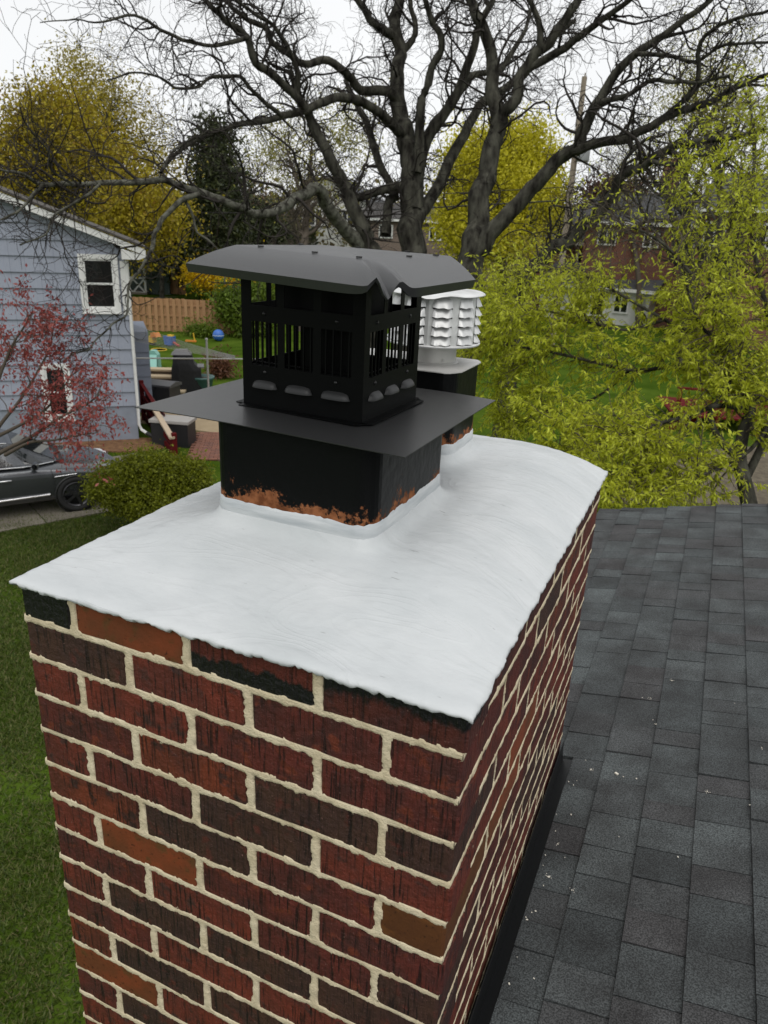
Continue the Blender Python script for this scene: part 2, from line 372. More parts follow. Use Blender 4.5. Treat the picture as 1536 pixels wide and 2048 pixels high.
# lower, unseen courses of the stack: one joined part
mb = MB(); k = NR + 1
while -CH * (k - 1) > GZ + 0.05:
    z = -CH * (k - 1) - 0.0345; odd = k % 2
    for i in range(3): mb.box(((BW + JT + (PX - JT) / 2 + i * PX) if odd else ((PX - JT) / 2 + i * PX), half, z), (PX - JT, BW, 0.057))
    for sx in (half, W - half):
        for i in range(4): mb.box((sx, BW + JT + PY * (i + .5) + (0.02 if odd else 0.08), z), (BW, PY - JT, 0.057))
    k += 1
o = cpart('lower_bricks', mb.me('lower_bricks', BM['red'])); o['kind'] = 'stuff'

# mortar: a core whose skin swells up into the joints with a ragged edge
def mort_face(length, jf, step, depth, ztop, place):
    ns = int(length / step) + 1; nzz = int(depth / step) + 1
    s = np.linspace(0, length, ns); z = np.linspace(ztop, ztop - depth, nzz)
    V = np.zeros((nzz, ns, 3))
    for a in range(nzz):
        kk = -z[a] / CH; kj = round(kk); dz = abs(z[a] + kj * CH); row = int(math.floor(kk)) + 1
        js = np.array(jf(row)); ds = np.abs(s[:, None] - js[None, :]).min(1) if len(js) else np.full(ns, 1.0)
        for b in range(ns):
            q = (s[b] * 55 + (9 if length > .9 else 0), z[a] * 55, 0.3); n1 = noise.noise(q); n2 = noise.noise((s[b] * 120, z[a] * 120, 5.0)) + .9 * noise.noise((s[b] * 290, z[a] * 290, 8.0))
            hw = 0.0073 + 0.0030 * n1 + 0.0017 * n2
            dv_ = ds[b] * (1.75 if length > .9 else 1.0); d = min(dz, dv_) if kj >= 1 else dv_
            h = 0.0006 + 0.0012 * n1 + 0.0006 * n2 - 0.0012 * min(1, (d / hw)) ** 5 if d < hw else -0.0012 - min(0.009, (d - hw) * 5)
            p = place(s[b], z[a], h); V[a, b] = p
    idx = np.arange(nzz * ns).reshape(nzz, ns)
    F = np.stack([idx[:-1, :-1], idx[1:, :-1], idx[1:, 1:], idx[:-1, 1:]], -1).reshape(-1, 4)
    return V.reshape(-1, 3), F
def jfront(row):
    o = BW + JT / 2 if row % 2 else -JT / 2
    return [q for q in (o + i * PX for i in range(5)) if 0.02 < q < W - 0.02]
def jright(row):
    o = BW + JT / 2 if row % 2 else -JT / 2
    return [q for q in (o + i * PY for i in range(6)) if 0.02 < q < D - 0.02]
def jleft(row):
    o = BW + JT / 2 if row % 2 == 0 else -JT / 2
    return [q for q in (o + i * PY for i in range(6)) if 0.02 < q < D - 0.02]
for nm, args in (('front', (W, jfront, 0.0033, 1.15, -0.004, lambda s, z, h: (s, -h, z))), ('right', (D, jright, 0.005, 0.85, -0.004, lambda s, z, h: (W + h, s, z))), ('left', (D, jleft, 0.007, 1.15, -0.004, lambda s, z, h: (-h, D - (D - s), z)))):
    v, f = mort_face(*args)
    if nm == 'left': f = f[:, ::-1]
    cpart('mortar', mesh_np('mortar', v, np.ascontiguousarray(f), morm, True))
mb = MB(); mb.box((W / 2, D / 2, (GZ - 0.03) / 2), (W - 0.024, D - 0.024, -GZ - 0.03))
cpart('mortar', mb.me('mortar', morm))

# white crown
def sm(t): t = max(0.0, min(1.0, t)); return t * t * (3 - 2 * t)
F1 = (0.195, 0.475, 0.220, 0.535); F2 = (0.150, 0.426, 0.700, 0.885)
def rrdist(x, y, f, r=0.03):
    cx, cy = (f[0] + f[1]) / 2, (f[2] + f[3]) / 2; dx = max(abs(x - cx) - (f[1] - f[0]) / 2 + r, 0); dy = max(abs(y - cy) - (f[3] - f[2]) / 2 + r, 0)
    return math.hypot(dx, dy) - r
def crown_z(x, y):
    dl, dr, df, db = x, W - x, y, D - y
    e = sm(dl / 0.24 * .5 + .0) ** .0 if False else 1
    z = 0.056 * sm(0.12 + dl / 0.23) * (1 - (1 - max(0.0, min(1.0, 0.03 + dr / 0.22))) ** 2.6) * sm(0.06 + df / 0.26) * (0.74 + 0.26 * sm(db / 0.12))
    for f, hh in ((F1, 0.026), (F2, 0.024)):
        d = rrdist(x, y, f)
        z += hh * math.exp(-max(d, 0) / 0.011) if d < 0.08 else 0
    z += 0.0030 * noise.noise((x * 7, y * 7, 1)) + 0.0014 * noise.noise((x * 24, y * 34, 2)) + 0.0010 * noise.noise((x * 60 + y * 25, y * 130, 4))
    return z
nx_, ny_ = 150, 210
ov = 0.010
xs = np.linspace(-ov, W + ov, nx_); ys = np.linspace(-ov, D + ov, ny_)
V = []; 
for j, y in enumerate(ys):
    for i, x in enumerate(xs):
        ex = x; ey = y; rag = 0.0035 * noise.noise((x * 30, y * 30, 7)) + 0.002 * noise.noise((x * 120, y * 120, 8))
        if i == 0: ex -= rag
        if i == nx_ - 1: ex += rag
        if j == 0: ey -= rag
        if j == ny_ - 1: ey += rag
        z = crown_z(min(max(x, 0), W), min(max(y, 0), D))
        ed = min(i, nx_ - 1 - i, j, ny_ - 1 - j)
        if ed < 3: z -= (3 - ed) ** 2 * 0.0005
        V.append((ex, ey, z))
F = []
for j in range(ny_ - 1):
    for i in range(nx_ - 1):
        a = j * nx_ + i; F.append((a, a + 1, a + nx_ + 1, a + nx_))
rim = [i for i in range(nx_)] + [j * nx_ + nx_ - 1 for j in range(1, ny_)] + [(ny_ - 1) * nx_ + i for i in range(nx_ - 2, -1, -1)] + [j * nx_ for j in range(ny_ - 2, 0, -1)]
b0 = len(V)
for lvl in (0, 1):
    for a in rim:
        x, y, z = V[a]; nn = 0.8 * noise.noise((x * 45, y * 45, 3)) + 0.9 * noise.noise((x * 150, y * 150, 9)); drop = 0.0085 + 0.0072 * nn
        cx = min(max(x, 0.0), W); cy = min(max(y, 0.0), D); k = (0.35 if lvl == 0 else 0.75); inw = (0.0 if lvl == 0 else 0.8)
        V.append((x + (cx - x) * inw * .9, y + (cy - y) * inw * .9, min(z, .012) - drop * (0.55 if lvl == 0 else 1.0)))
n = len(rim)
for i in range(n):
    j = (i + 1) % n
    F.append((rim[i], b0 + i, b0 + j, rim[j])); F.append((b0 + i, b0 + n + i, b0 + n + j, b0 + j))
cpart('crown', mesh_np('crown', np.array(V), np.array(F), whitem, True))

# clay flue liners painted black, bare clay at the foot
fluem = mat('black painted flue clay', (0.0022, 0.0024, 0.0026), 0.45, spec=0.12, bump=0.002, bscale=45)
n_, b = nodes(fluem); L = n_.links.new
tcn = n_.nodes.new('ShaderNodeTexCoord'); sx = n_.nodes.new('ShaderNodeSeparateXYZ'); L(tcn.outputs['Object'], sx.inputs[0])
t = n_.nodes.new('ShaderNodeTexNoise'); t.inputs['Scale'].default_value = 13; t.inputs['Detail'].default_value = 10; t.inputs['Roughness'].default_value = 0.76; L(tcn.outputs['Object'], t.inputs['Vector'])
mm = n_.nodes.new('ShaderNodeMath'); mm.operation = 'MULTIPLY_ADD'; L(t.outputs['Fac'], mm.inputs[0]); mm.inputs[1].default_value = -0.24; L(sx.outputs[2], mm.inputs[2])
r = n_.nodes.new('ShaderNodeValToRGB'); e = r.color_ramp.elements; e[0].position = 0.0; e[1].position = 0.006; e[0].color = (1, 1, 1, 1); e[1].color = (0, 0, 0, 1)
of = n_.nodes.new('ShaderNodeMath'); of.operation = 'ADD'; of.inputs[1].default_value = 0.011; L(mm.outputs[0], of.inputs[0]); L(of.outputs[0], r.inputs[0])
clay = n_.nodes.new('ShaderNodeValToRGB'); ce = clay.color_ramp.elements; ce[0].color = (0.13, 0.045, 0.018, 1); ce[1].color = (0.27, 0.105, 0.045, 1); ce[0].position = .35; ce[1].position = .6
t2 = n_.nodes.new('ShaderNodeTexNoise'); t2.inputs['Scale'].default_value = 70; t2.inputs['Detail'].default_value = 6; L(tcn.outputs['Object'], t2.inputs['Vector']); L(t2.outputs['Fac'], clay.inputs[0])
x = n_.nodes.new('ShaderNodeMixRGB'); L(r.outputs[0], x.inputs[0]); x.inputs[1].default_value = (0.003, 0.0033, 0.0036, 1); L(clay.outputs[0], x.inputs[2]); L(x.outputs[0], b.inputs['Base Color'])
rr = n_.nodes.new('ShaderNodeMapRange'); L(r.outputs[0], rr.inputs[0]); rr.inputs[3].default_value = 0.4; rr.inputs[4].default_value = 0.9; L(rr.outputs[0], b.inputs['Roughness'])
scuffs(fluem, (0.32, 0.32, 0.31), 30, 0.75, 0.765, (1, 1, 1))
bandm = mat('grey white sealant', (0.40, 0.43, 0.45), 0.5, var=(0.56, 0.58, 0.59), scale=14, stretch=(0.6, 0.6, 4), bump=0.002, bscale=40)
def rrect(f, r=0.03, n=6, grow=0.0):
    out = []
    x0, x1, y0, y1 = f[0] - grow, f[1] + grow, f[2] - grow, f[3] + grow; r += grow
    for cx, cy, a0 in ((x1 - r, y0 + r, -90), (x1 - r, y1 - r, 0), (x0 + r, y1 - r, 90), (x0 + r, y0 + r, 180)):
        for i in range(n + 1):
            a = math.radians(a0 + 90 * i / n); out.append((cx + r * math.cos(a), cy + r * math.sin(a)))
    return out
def dens(p, m=4):
    out = []
    for i in range(len(p)):
        a = p[i]; b = p[(i + 1) % len(p)]; d = math.hypot(a[0] - b[0], a[1] - b[1]); k = max(1, int(d / 0.006))
        for q in range(k): out.append((a[0] + (b[0] - a[0]) * q / k, a[1] + (b[1] - a[1]) * q / k))
    return out
for f, ztop in ((F1, 0.2205), (F2, 0.244)):
    outl = rrect(f); inl = rrect(f, 0.02, 6, -0.02); n = len(outl); z0 = -0.03
    v = [(p[0], p[1], z0) for p in outl] + [(p[0], p[1], ztop) for p in outl] + [(p[0], p[1], ztop) for p in inl] + [(p[0], p[1], z0) for p in inl]
    fs = []
    for k in range(3):
        for i in range(n): fs.append((k * n + i, k * n + (i + 1) % n, (k + 1) * n + (i + 1) % n, (k + 1) * n + i))
    fo = cpart('flue_liner', mesh_np('flue_liner', np.array(v), fs, fluem)); 
    # brushed white band climbing the foot of the liner
    oo = dens(rrect(f, grow=0.0018)); n = len(oo)
    v = []; fs = []
    for p in oo:
        zc = crown_z(p[0], p[1]); q = noise.noise((p[0] * 35, p[1] * 35, 2)) + .6 * noise.noise((p[0] * 120, p[1] * 120, 6))
        th = 0.0014 + 0.0008 * q; cx, cy = (f[0] + f[1]) / 2, (f[2] + f[3]) / 2
        v += [(p[0], p[1], zc - 0.01), (p[0] + (cx - p[0]) * -0.004, p[1] + (cy - p[1]) * -0.004, zc + 0.004), (p[0], p[1], zc + 0.019 + 0.004 * q), (p[0] + (cx - p[0]) * 0.02, p[1] + (cy - p[1]) * 0.02, zc + 0.0225 + 0.004 * q)]
    for i in range(n):
        j = (i + 1) % n
        for k in range(3): fs.append((i * 4 + k, j * 4 + k, j * 4 + k + 1, i * 4 + k + 1))
    bo = obj('sealant_band', mesh_np('sealant_band', np.array(v), fs, bandm, True), fo)

# black step flashing along the roof side
ZR, MR = -0.84, 0.235
def roof_z(x): return ZR + MR * (x - 0.72)
flm = mat('black flashing', (0.005, 0.0055, 0.006), 0.4, spec=0.3, bump=0.002, bscale=5)
mb = MB(); ya, yb = 0.0 - 0.06, D - 0.012; segs = 5
for i in range(segs):
    y0 = ya + (yb - ya) * i / segs; y1 = ya + (yb - ya) * (i + 1) / segs + 0.02; o_ = 0.0012 * (segs - i)
    prof = [(W + 0.004 + o_, -0.772), (W + 0.0055 + o_, -0.772), (W + 0.0095 + o_, roof_z(W) + 0.014 + o_), (W + 0.036, roof_z(W + .036) + 0.011 + o_), (W + 0.036, roof_z(W + .036) + 0.009 + o_), (W + 0.008 + o_, roof_z(W) + 0.012 + o_)]
    mb.extrude([(p[0], y0, p[1]) for p in prof], (0, y1 - y0, 0))
cpart('flashing', mb.me('flashing', flm))
# ------------------------------------------------------------------ black sheet-metal chimney cap on the front liner
capm = mat('black powder coat', (0.0016, 0.0018, 0.0019), 0.48, spec=0.1, bump=0.0005, bscale=700)
scuffs(capm, (0.05, 0.05, 0.05), 60, 0.77, 0.775, (1, 1, 1))
hoodm = mat('grey black hood', (0.016, 0.0165, 0.017), 0.45, spec=0.35)  # hoods in a lighter grey than the side sheets
rivm = mat('rivet black', (0.006, 0.006, 0.006), 0.35, spec=0.4)
roofm = mat('cap roof black', (0.022, 0.0225, 0.0235), 0.36, spec=0.6, bump=0.0006, bscale=500)  # base grey raised to paint in the roof's brighter reflection
scuffs(roofm, (0.002, 0.002, 0.002), 75, 0.72, 0.73, (1, 1, 1))
scuffs(roofm, (0.22, 0.22, 0.22), 9, 0.70, 0.80, (1, 3, 1))
cap = thing('rain_cap', 'black sheet metal chimney cap with caged sides and dented hip roof on the front flue', 'chimney cap', (0.29, 0.43, 0.2205))
CL = np.array([0.29, 0.43, 0.2205])
def kpart(name, mbx, m, parent=None, smooth=False):
    me = mbx.me(name, m, smooth); me.transform(Matrix.Translation(Vector(-CL))); return obj(name, me, parent or cap)
# base plate: slightly bowed sheet
c0 = np.array([[0.045, 0.222], [0.527, 0.203], [0.532, 0.634], [0.050, 0.650]])
v = []; N_ = 14
for lv in (0.2225, 0.2212):
    for j in range(N_ + 1):
        for i in range(N_ + 1):
            s, t = i / N_, j / N_
            p = c0[0] * (1 - s) * (1 - t) + c0[1] * s * (1 - t) + c0[2] * s * t + c0[3] * (1 - s) * t
            v.append((p[0], p[1], lv - 0.004 * (abs(2 * s - 1) ** 3) * (0.3 + 0.7 * t) + 0.0012 * math.sin(5 * s + 3 * t)))
fs = []; K = (N_ + 1) ** 2
for j in range(N_):
    for i in range(N_):
        a = j * (N_ + 1) + i; fs.append((a, a + 1, a + N_ + 2, a + N_ + 1)); fs.append((K + a, K + a + N_ + 1, K + a + N_ + 2, K + a + 1))
ring = [i for i in range(N_ + 1)] + [j * (N_ + 1) + N_ for j in range(1, N_ + 1)] + [N_ * (N_ + 1) + i for i in range(N_ - 1, -1, -1)] + [j * (N_ + 1) for j in range(N_ - 1, 0, -1)]
for i in range(len(ring)):
    a, b_2 = ring[i], ring[(i + 1) % len(ring)]; fs.append((a, K + a, K + b_2, b_2))
platem = mat('satin black plate', (0.020, 0.0203, 0.0208), 0.36, spec=0.55, bump=0.0008, bscale=9)
scuffs(platem, (0.05, 0.05, 0.05), 45, 0.73, 0.74, (1, 1, 1))
mb = MB(); mb.add(v, fs); kpart('base_plate', mb, platem, smooth=False)
# skirt corners (x,y): front-left, front-right, back-right, back-left
SK = np.array([[0.178, 0.336], [0.405, 0.323], [0.412, 0.532], [0.186, 0.545]]); Z0, Z1 = 0.2245, 0.438
th = 0.0012
wins = [(0.085, 0.305), (0.365, 0.60), (0.665, 0.905)]
for si in range(4):
    a, b2 = SK[si], SK[(si + 1) % 4]; d = b2 - a; Ls = np.linalg.norm(d); d = d / Ls; nrm = np.array([d[1], -d[0]])   # outward
    def P(s, z, o=0.0): q = a + d * (s * Ls) + nrm * o; return (q[0], q[1], z)
    sheet = MB()
    def slab(s0, s1, z0, z1): sheet.extrude([P(s0, z0, -th), P(s1, z0, -th), P(s1, z1, -th), P(s0, z1, -th)], (nrm[0] * th, nrm[1] * th, 0))
    ss = [0.0] + [q for wv in wins for q in wv] + [1.0]
    slab(0, 1, Z0, 0.2915)                       # lower band
    for q in range(0, 8, 2): slab(ss[q], ss[q + 1], 0.2915, 0.361)
    slab(0, 1, 0.361, 0.386)                     # middle band
    for q in range(0, 8, 2): slab(ss[q], ss[q + 1], 0.386, Z1)
    sh = kpart('side_sheet', sheet, capm)
    for wv in wins:                              # bars behind the lower openings, hoods pressed out of the lower band
        bars = MB()
        for tt in (0.12, 0.36, 0.63, 0.88):
            sx_ = wv[0] + (wv[1] - wv[0]) * tt; q0 = np.array(P(sx_, 0.288, -0.004)); q1 = np.array(P(sx_, 0.364, -0.004)); bars.beam(q0, q1, 0.0026, 0.0026, (d[0], d[1], 0))
        for zz in (0.291, 0.2945): bars.beam(P(wv[0] - .02, zz, -0.005 if zz < .293 else -0.012), P(wv[1] + .02, zz, -0.005 if zz < .293 else -0.012), 0.002, 0.002)
        kpart('bar_grille', bars, capm, sh)
        c_ = (wv[0] + wv[1]) / 2; hw_ = (wv[1] - wv[0]) / 2 * 0.98; hv_ = []; hf_ = []; NU, NV = 14, 6
        for iv in range(NV + 1):
            for iu in range(NU + 1):
                uu = -1 + 2 * iu / NU; vv = iv / NV
                prof = max(0.0, 1 - abs(uu) ** 3.5) ** 0.5
                zz = 0.2555 + 0.0120 * vv * prof ** .8; oo_ = 0.0095 * prof * math.cos(vv * math.pi / 2) ** 0.8
                hv_.append(P(c_ + uu * hw_, zz, oo_ + 0.0003))
        for iv in range(NV):
            for iu in range(NU):
                q = iv * (NU + 1) + iu; hf_.append((q, q + 1, q + NU + 2, q + NU + 1))
        hb = MB(); hb.add(hv_, hf_); kpart('louvre_hood', hb, hoodm, sh, True)
    for s_, z_ in ((0.195, 0.374), (0.785, 0.374), (0.195, 0.281), (0.785, 0.281)):
        rb = MB(); q = P(s_, z_, 0.0); pr = []
        cx = np.array(q); ax = np.array([nrm[0], nrm[1], 0]); tx = np.array([d[0], d[1], 0]); vs = []
        for r_, o_ in ((0.0032, 0), (0.0028, 0.0012), (0.0016, 0.002), (0.0001, 0.0022)):
            for i in range(10):
                an = i * 2 * math.pi / 10; vs.append(cx + ax * o_ + tx * r_ * math.cos(an) + np.array([0, 0, r_ * math.sin(an)]))
        rb.add(vs, [(k * 10 + i, k * 10 + (i + 1) % 10, k * 10 + 10 + (i + 1) % 10, k * 10 + 10 + i) for k in range(3) for i in range(10)]); kpart('rivet', rb, rivm, sh, True)
    fl = MB(); fl.extrude([P(-0.04, Z0 - 0.001, 0.0), P(1.04, Z0 - 0.001, 0.0), P(0.99, Z0 - 0.001, 0.017), P(0.01, Z0 - 0.001, 0.017)], (0, 0, 0.0011)); kpart('foot_flange', fl, capm, sh)
# spark baffle inside, with extra panels added to keep the openings dark
mb = MB()
bc = SK.mean(0)
for sx_, sy_, wx, wy in ((0.0, 0.052, 0.128, 0.0015), (0.062, 0.0, 0.0015, 0.10), (-0.02, -0.03, 0.09, 0.0015)):
    mb.box((bc[0] + sx_ + 0.018, bc[1] + sy_, 0.403), (wx, wy, 0.062))
mb.box((bc[0], bc[1], 0.372), (0.19, 0.17, 0.0012)); mb.box((0.335, 0.358, 0.331), (0.120, 0.0015, 0.208)); mb.box((0.272, 0.36, 0.40), (0.09, 0.0015, 0.062))
kpart('baffle', mb, capm)
# flattened hip roof, front right corner crumpled
EV = np.array([[0.105, 0.294, 0.4445], [0.503, 0.207, 0.436], [0.525, 0.467, 0.4405], [0.13, 0.575, 0.445]])
TV = np.array([[0.165, 0.345, 0.4745], [0.415, 0.300, 0.4675], [0.462, 0.520, 0.4715], [0.205, 0.560, 0.4755]])
NQ = 44; ring_e = []; ring_t = []; par = []
for si in range(4):
    for q in range(NQ):
        t_ = q / NQ; ring_e.append(EV[si] * (1 - t_) + EV[(si + 1) % 4] * t_); ring_t.append(TV[si] * (1 - t_) + TV[(si + 1) % 4] * t_); par.append(si + t_)
ring_e = np.array(ring_e); ring_t = np.array(ring_t); par = np.array(par); NT = len(par)
def dent(p, lv):
    """fold at the front right corner (par about 1): lv 0 at the flat top, 1 at the eave"""
    u = (p - 1.0) if p < 3 else (p - 5.0)
    du = u * (0.41 if u < 0 else 0.265)           # metres from the corner along the eave
    dz = 0.013 * math.exp(-((du + 0.028) / 0.013) ** 2) - 0.014 * math.exp(-((du + 0.0) / 0.014) ** 2) + 0.009 * math.exp(-((du - 0.027) / 0.012) ** 2)
    pull = 0.030 * math.exp(-(du / 0.035) ** 2)
    return dz * lv ** 1.3, pull * lv
v = []; LV = [(0.0, 0), (0.06, 0), (0.2, 0), (0.4, 0), (0.6, 0), (0.8, 0), (0.95, 0), (1.0, 0), (1.0, 1), (1.0, 2)]
cen = EV.mean(0)
for lv, lip in LV:
    for i in range(NT):
        p = ring_t[i] * (1 - lv) + ring_e[i] * lv; dz, pull = dent(par[i], lv); inn = (cen - ring_e[i]); inn[2] = 0; inn /= np.linalg.norm(inn)
        p = p + np.array([0, 0, dz + 0.0045 * math.sin(lv * math.pi) * 0.6]) + inn * pull
        near = 1 - 0.9 * math.exp(-(((par[i] - 1) * 0.4) / 0.045) ** 2)
        if lip == 1: p = p + np.array([0, 0, -0.0125 * near]) + inn * 0.003
        if lip == 2: p = p + np.array([0, 0, -0.0125 * near]) + inn * 0.007
        v.append(p)
nl = len(LV); fs = []
for k in range(nl - 1):
    for i in range(NT): fs.append((k * NT + i, (k + 1) * NT + i, (k + 1) * NT + (i + 1) % NT, k * NT + (i + 1) % NT))
top_c = len(v); v.append(TV.mean(0) + np.array([0, 0, 0.0015])); fs += [(top_c, i, (i + 1) % NT) for i in range(NT)]
mb = MB(); mb.add(v, fs)
ro = kpart('cap_roof', mb, roofm, smooth=True)
md = ro.modifiers.new('thickness', 'SOLIDIFY'); md.thickness = 0.0012; md.offset = -1
ro.data.set_sharp_from_angle(angle=math.radians(24))
for i, (si, t_) in enumerate(((0, 0.18), (0, 0.62), (0, 0.95), (1, 0.5), (1, 0.85), (2, .3), (2, .7), (3, .3))):
    q = TV[si] * (1 - t_) + TV[(si + 1) % 4] * t_; q = q * 0.965 + TV.mean(0) * 0.035
    mb = MB(); mb.box(q + np.array([0, 0, 0.0016]), (0.0085, 0.0045, 0.002), 0.2 * i); kpart('tab', mb, rivm)

# ------------------------------------------------------------------ white louvred vent cap on the rear liner
whm = mat('weathered white aluminium', (0.70, 0.705, 0.70), 0.38, metal=0.25, spec=0.5, var=(0.52, 0.525, 0.52), scale=16, bump=0.0015, bscale=26, detail=7)
colm = mat('dull aluminium', (0.46, 0.455, 0.44), 0.45, metal=0.35, spec=0.5, var=(0.56, 0.55, 0.53), scale=9, bump=0.0008, bscale=40)
VC = (0.343, 0.795)
vent = thing('vent_cap', 'white aluminium vent cap with rows of louvres on the rear flue', 'vent cap', (VC[0], VC[1], 0.244))
def vpart(name, mbx, m, parent=None, smooth=False):
    me = mbx.me(name, m, smooth); me.transform(Matrix.Translation(Vector((-VC[0], -VC[1], -0.244)))); return obj(name, me, parent or vent)
oo = rrect(F2, 0.03, 5, 0.006); pv = []
mb = MB()
n = len(oo); vs = [(p[0], p[1], 0.2452 + 0.0018 * noise.noise((p[0] * 40, p[1] * 40, 0))) for p in oo] + [(p[0], p[1], 0.2472 + 0.0018 * noise.noise((p[0] * 40, p[1] * 40, 0))) for p in oo] + [(VC[0] + 0.055 * math.cos(a), VC[1] + 0.055 * math.sin(a), 0.2515) for a in [math.atan2(p[1] - VC[1], p[0] - VC[0]) for p in oo]]
mb.add(vs, [(k * n + i, k * n + (i + 1) % n, (k + 1) * n + (i + 1) % n, (k + 1) * n + i) for k in range(2) for i in range(n)] + [list(range(n))[::-1], list(range(2 * n, 3 * n))]); vpart('mounting_plate', mb, colm)
mb = MB(); mb.lathe([(0.056, 0.2508), (0.054, 0.253), (0.0505, 0.2545), (0.0505, 0.292)], 36, (VC[0], VC[1], 0)); cl = vpart('collar', mb, colm, smooth=True)
cl.data.set_sharp_from_angle(angle=math.radians(35))
mb = MB(); mb.lathe([(0.0001, 0), (0.0026, 0.0003), (0.003, 0.001), (0.0028, 0.0022), (0.0001, 0.0024)], 8); q = mb.obj('screw', colm, cl); q.location = (0.037, -0.0355, 0.0155)
q.rotation_euler = (math.radians(90), 0, math.radians(45))
NC = 10; rD = 0.0905; aoff = math.radians(-90 + 18 + 12)
zA, zB = 0.2905, 0.389
mb = MB(); mb.lathe([(0.05, zA - .002), (0.097, zA - 0.0005), (0.0985, zA + 0.002), (0.0975, zA + 0.004), (0.0915, zA + 0.0045)], 40, (VC[0], VC[1], 0)); vpart('bottom_ring', mb, whm, smooth=True)
mb = MB()
ringp = [(rD * math.cos(aoff + 2 * math.pi * (i + .5) / NC), rD * math.sin(aoff + 2 * math.pi * (i + .5) / NC)) for i in range(NC)]
vs = [(VC[0] + p[0] * 0.985, VC[1] + p[1] * .985, z) for z in (zA + .003, zB) for p in ringp]
mb.add(vs, [(i, (i + 1) % NC, NC + (i + 1) % NC, NC + i) for i in range(NC)]); dr = vpart('drum', mb, whm)
# louvre: pressed hood, shared mesh
def louvre_mesh(tall):
    NU, NV = 12, 5; hv_ = []; hf_ = []
    for iv in range(NV + 1):
        for iu in range(NU + 1):
            uu = -1 + 2 * iu / NU; vv = iv / NV
            prof = max(0.0, 1 - abs(uu) ** 5) if not tall else math.cos(uu * math.pi / 2) ** 0.7 if abs(uu) < 1 else 0.0
            hw_ = 0.0218 - 0.0042 * vv
            out_ = 0.0115 * (1 - vv) ** 0.75 * min(1, prof * 1.2) + (0.0018 * math.sin(uu * 5) * (1 - vv))
            if tall: zz = (0.0165 + 0.0035 * prof) * vv
            else: zz = 0.0158 * vv
            hv_.append((uu * hw_, -out_ - 0.0004, zz + 0.0007 * math.sin(uu * 7 + 2)))
    for iv in range(NV):
        for iu in range(NU):
            q = iv * (NU + 1) + iu; hf_.append((q, q + 1, q + NU + 2, q + NU + 1))
    return mesh_np('louvre', np.array(hv_), hf_, whm, True)
lm, lt = louvre_mesh(False), louvre_mesh(True)
slotm = mat('louvre slot', (0.01, 0.01, 0.01), 0.8)
sm_ = MB(); sm_.box((0, -0.0003, -0.0012), (0.040, 0.0006, 0.0024)); slot_me = sm_.me('slot', slotm)
for i in range(NC):
    a = aoff + 2 * math.pi * i / NC; ri = rD * 0.985 * math.cos(math.pi / NC)
    for k in range(5):
        z = 0.2965 + k * 0.0178
        lo = obj('louvre', lt if k == 4 else lm, dr, (ri * math.cos(a), ri * math.sin(a), z - 0.244)); lo.rotation_euler = (0, rnd.uniform(-.03, .03), a + math.pi / 2); lo.scale = (rnd.uniform(.95, 1.03), rnd.uniform(.85, 1.1), 1)
        obj('slot', slot_me, dr, (ri * math.cos(a), ri * math.sin(a), z - 0.244)).rotation_euler = (0, 0, a + math.pi / 2)
mb = MB(); NL = 40; vs = []
for r_, zz in ((0.0001, 0.4005), (0.05, 0.3985), (0.088, 0.3945), (0.1005, 0.3915), (0.1012, 0.3895), (0.093, 0.3885)):
    for i in range(NL):
        a = 2 * math.pi * i / NL; bend = (0.0045 * noise.noise((math.cos(a) * 2, math.sin(a) * 2, 1)) - 0.006 * math.exp(-((a - (aoff + 2 * math.pi * (-.5) / NC) % (2 * math.pi)) / 0.22) ** 2)) * (r_ / 0.1) ** 3
        vs.append((VC[0] + r_ * math.cos(a), VC[1] + r_ * math.sin(a), zz + bend))
mb.add(vs, [(k * NL + i, (k + 1) * NL + i, (k + 1) * NL + (i + 1) % NL, k * NL + (i + 1) % NL) for k in range(5) for i in range(NL)]); vpart('lid', mb, whm, smooth=True)

# ------------------------------------------------------------------ our own house: asphalt shingle roof
house = thing('shingled_house', 'house whose dark grey asphalt shingle roof slopes up beside the brick chimney', 'house', (3.0, 1.0, GZ))
HL = Vector((3.0, 1.0, GZ))
def hpart(name, mbx, m, parent=None):
    me = mbx.me(name, m); me.transform(Matrix.Translation(-HL)); return obj(name, me, parent or house)
shm = mat('asphalt shingle granules', (0.05, 0.05, 0.05), 0.8, spec=0.4, bump=0.003, bscale=260)
n_, b = nodes(shm); L = n_.links.new
oi = n_.nodes.new('ShaderNodeObjectInfo'); r = n_.nodes.new('ShaderNodeValToRGB'); e = r.color_ramp.elements
cols = [(0.030, 0.034, 0.035), (0.042, 0.047, 0.048), (0.056, 0.063, 0.064), (0.041, 0.044, 0.045), (0.039, 0.038, 0.039), (0.036, 0.040, 0.041), (0.050, 0.056, 0.057)]
while len(e) < len(cols): e.new(0.5)
for i, c in enumerate(cols): e[i].position = i / (len(cols) - 1); e[i].color = (*c, 1)
L(oi.outputs['Random'], r.inputs[0])
tcn = n_.nodes.new('ShaderNodeTexCoord'); ge = n_.nodes.new('ShaderNodeNewGeometry')
t = n_.nodes.new('ShaderNodeTexNoise'); t.inputs['Scale'].default_value = 9; t.inputs['Detail'].default_value = 3; L(ge.outputs['Position'], t.inputs['Vector'])
r2 = n_.nodes.new('ShaderNodeValToRGB'); r2.color_ramp.elements[0].color = (0.74, 0.72, 0.72, 1); r2.color_ramp.elements[1].color = (1.35, 1.37, 1.37, 1); r2.color_ramp.elements[0].position = .36; r2.color_ramp.elements[1].position = .66; L(t.outputs['Fac'], r2.inputs[0])
x1 = n_.nodes.new('ShaderNodeMixRGB'); x1.blend_type = 'MULTIPLY'; x1.inputs[0].default_value = 1; L(r.outputs[0], x1.inputs[1]); L(r2.outputs[0], x1.inputs[2])
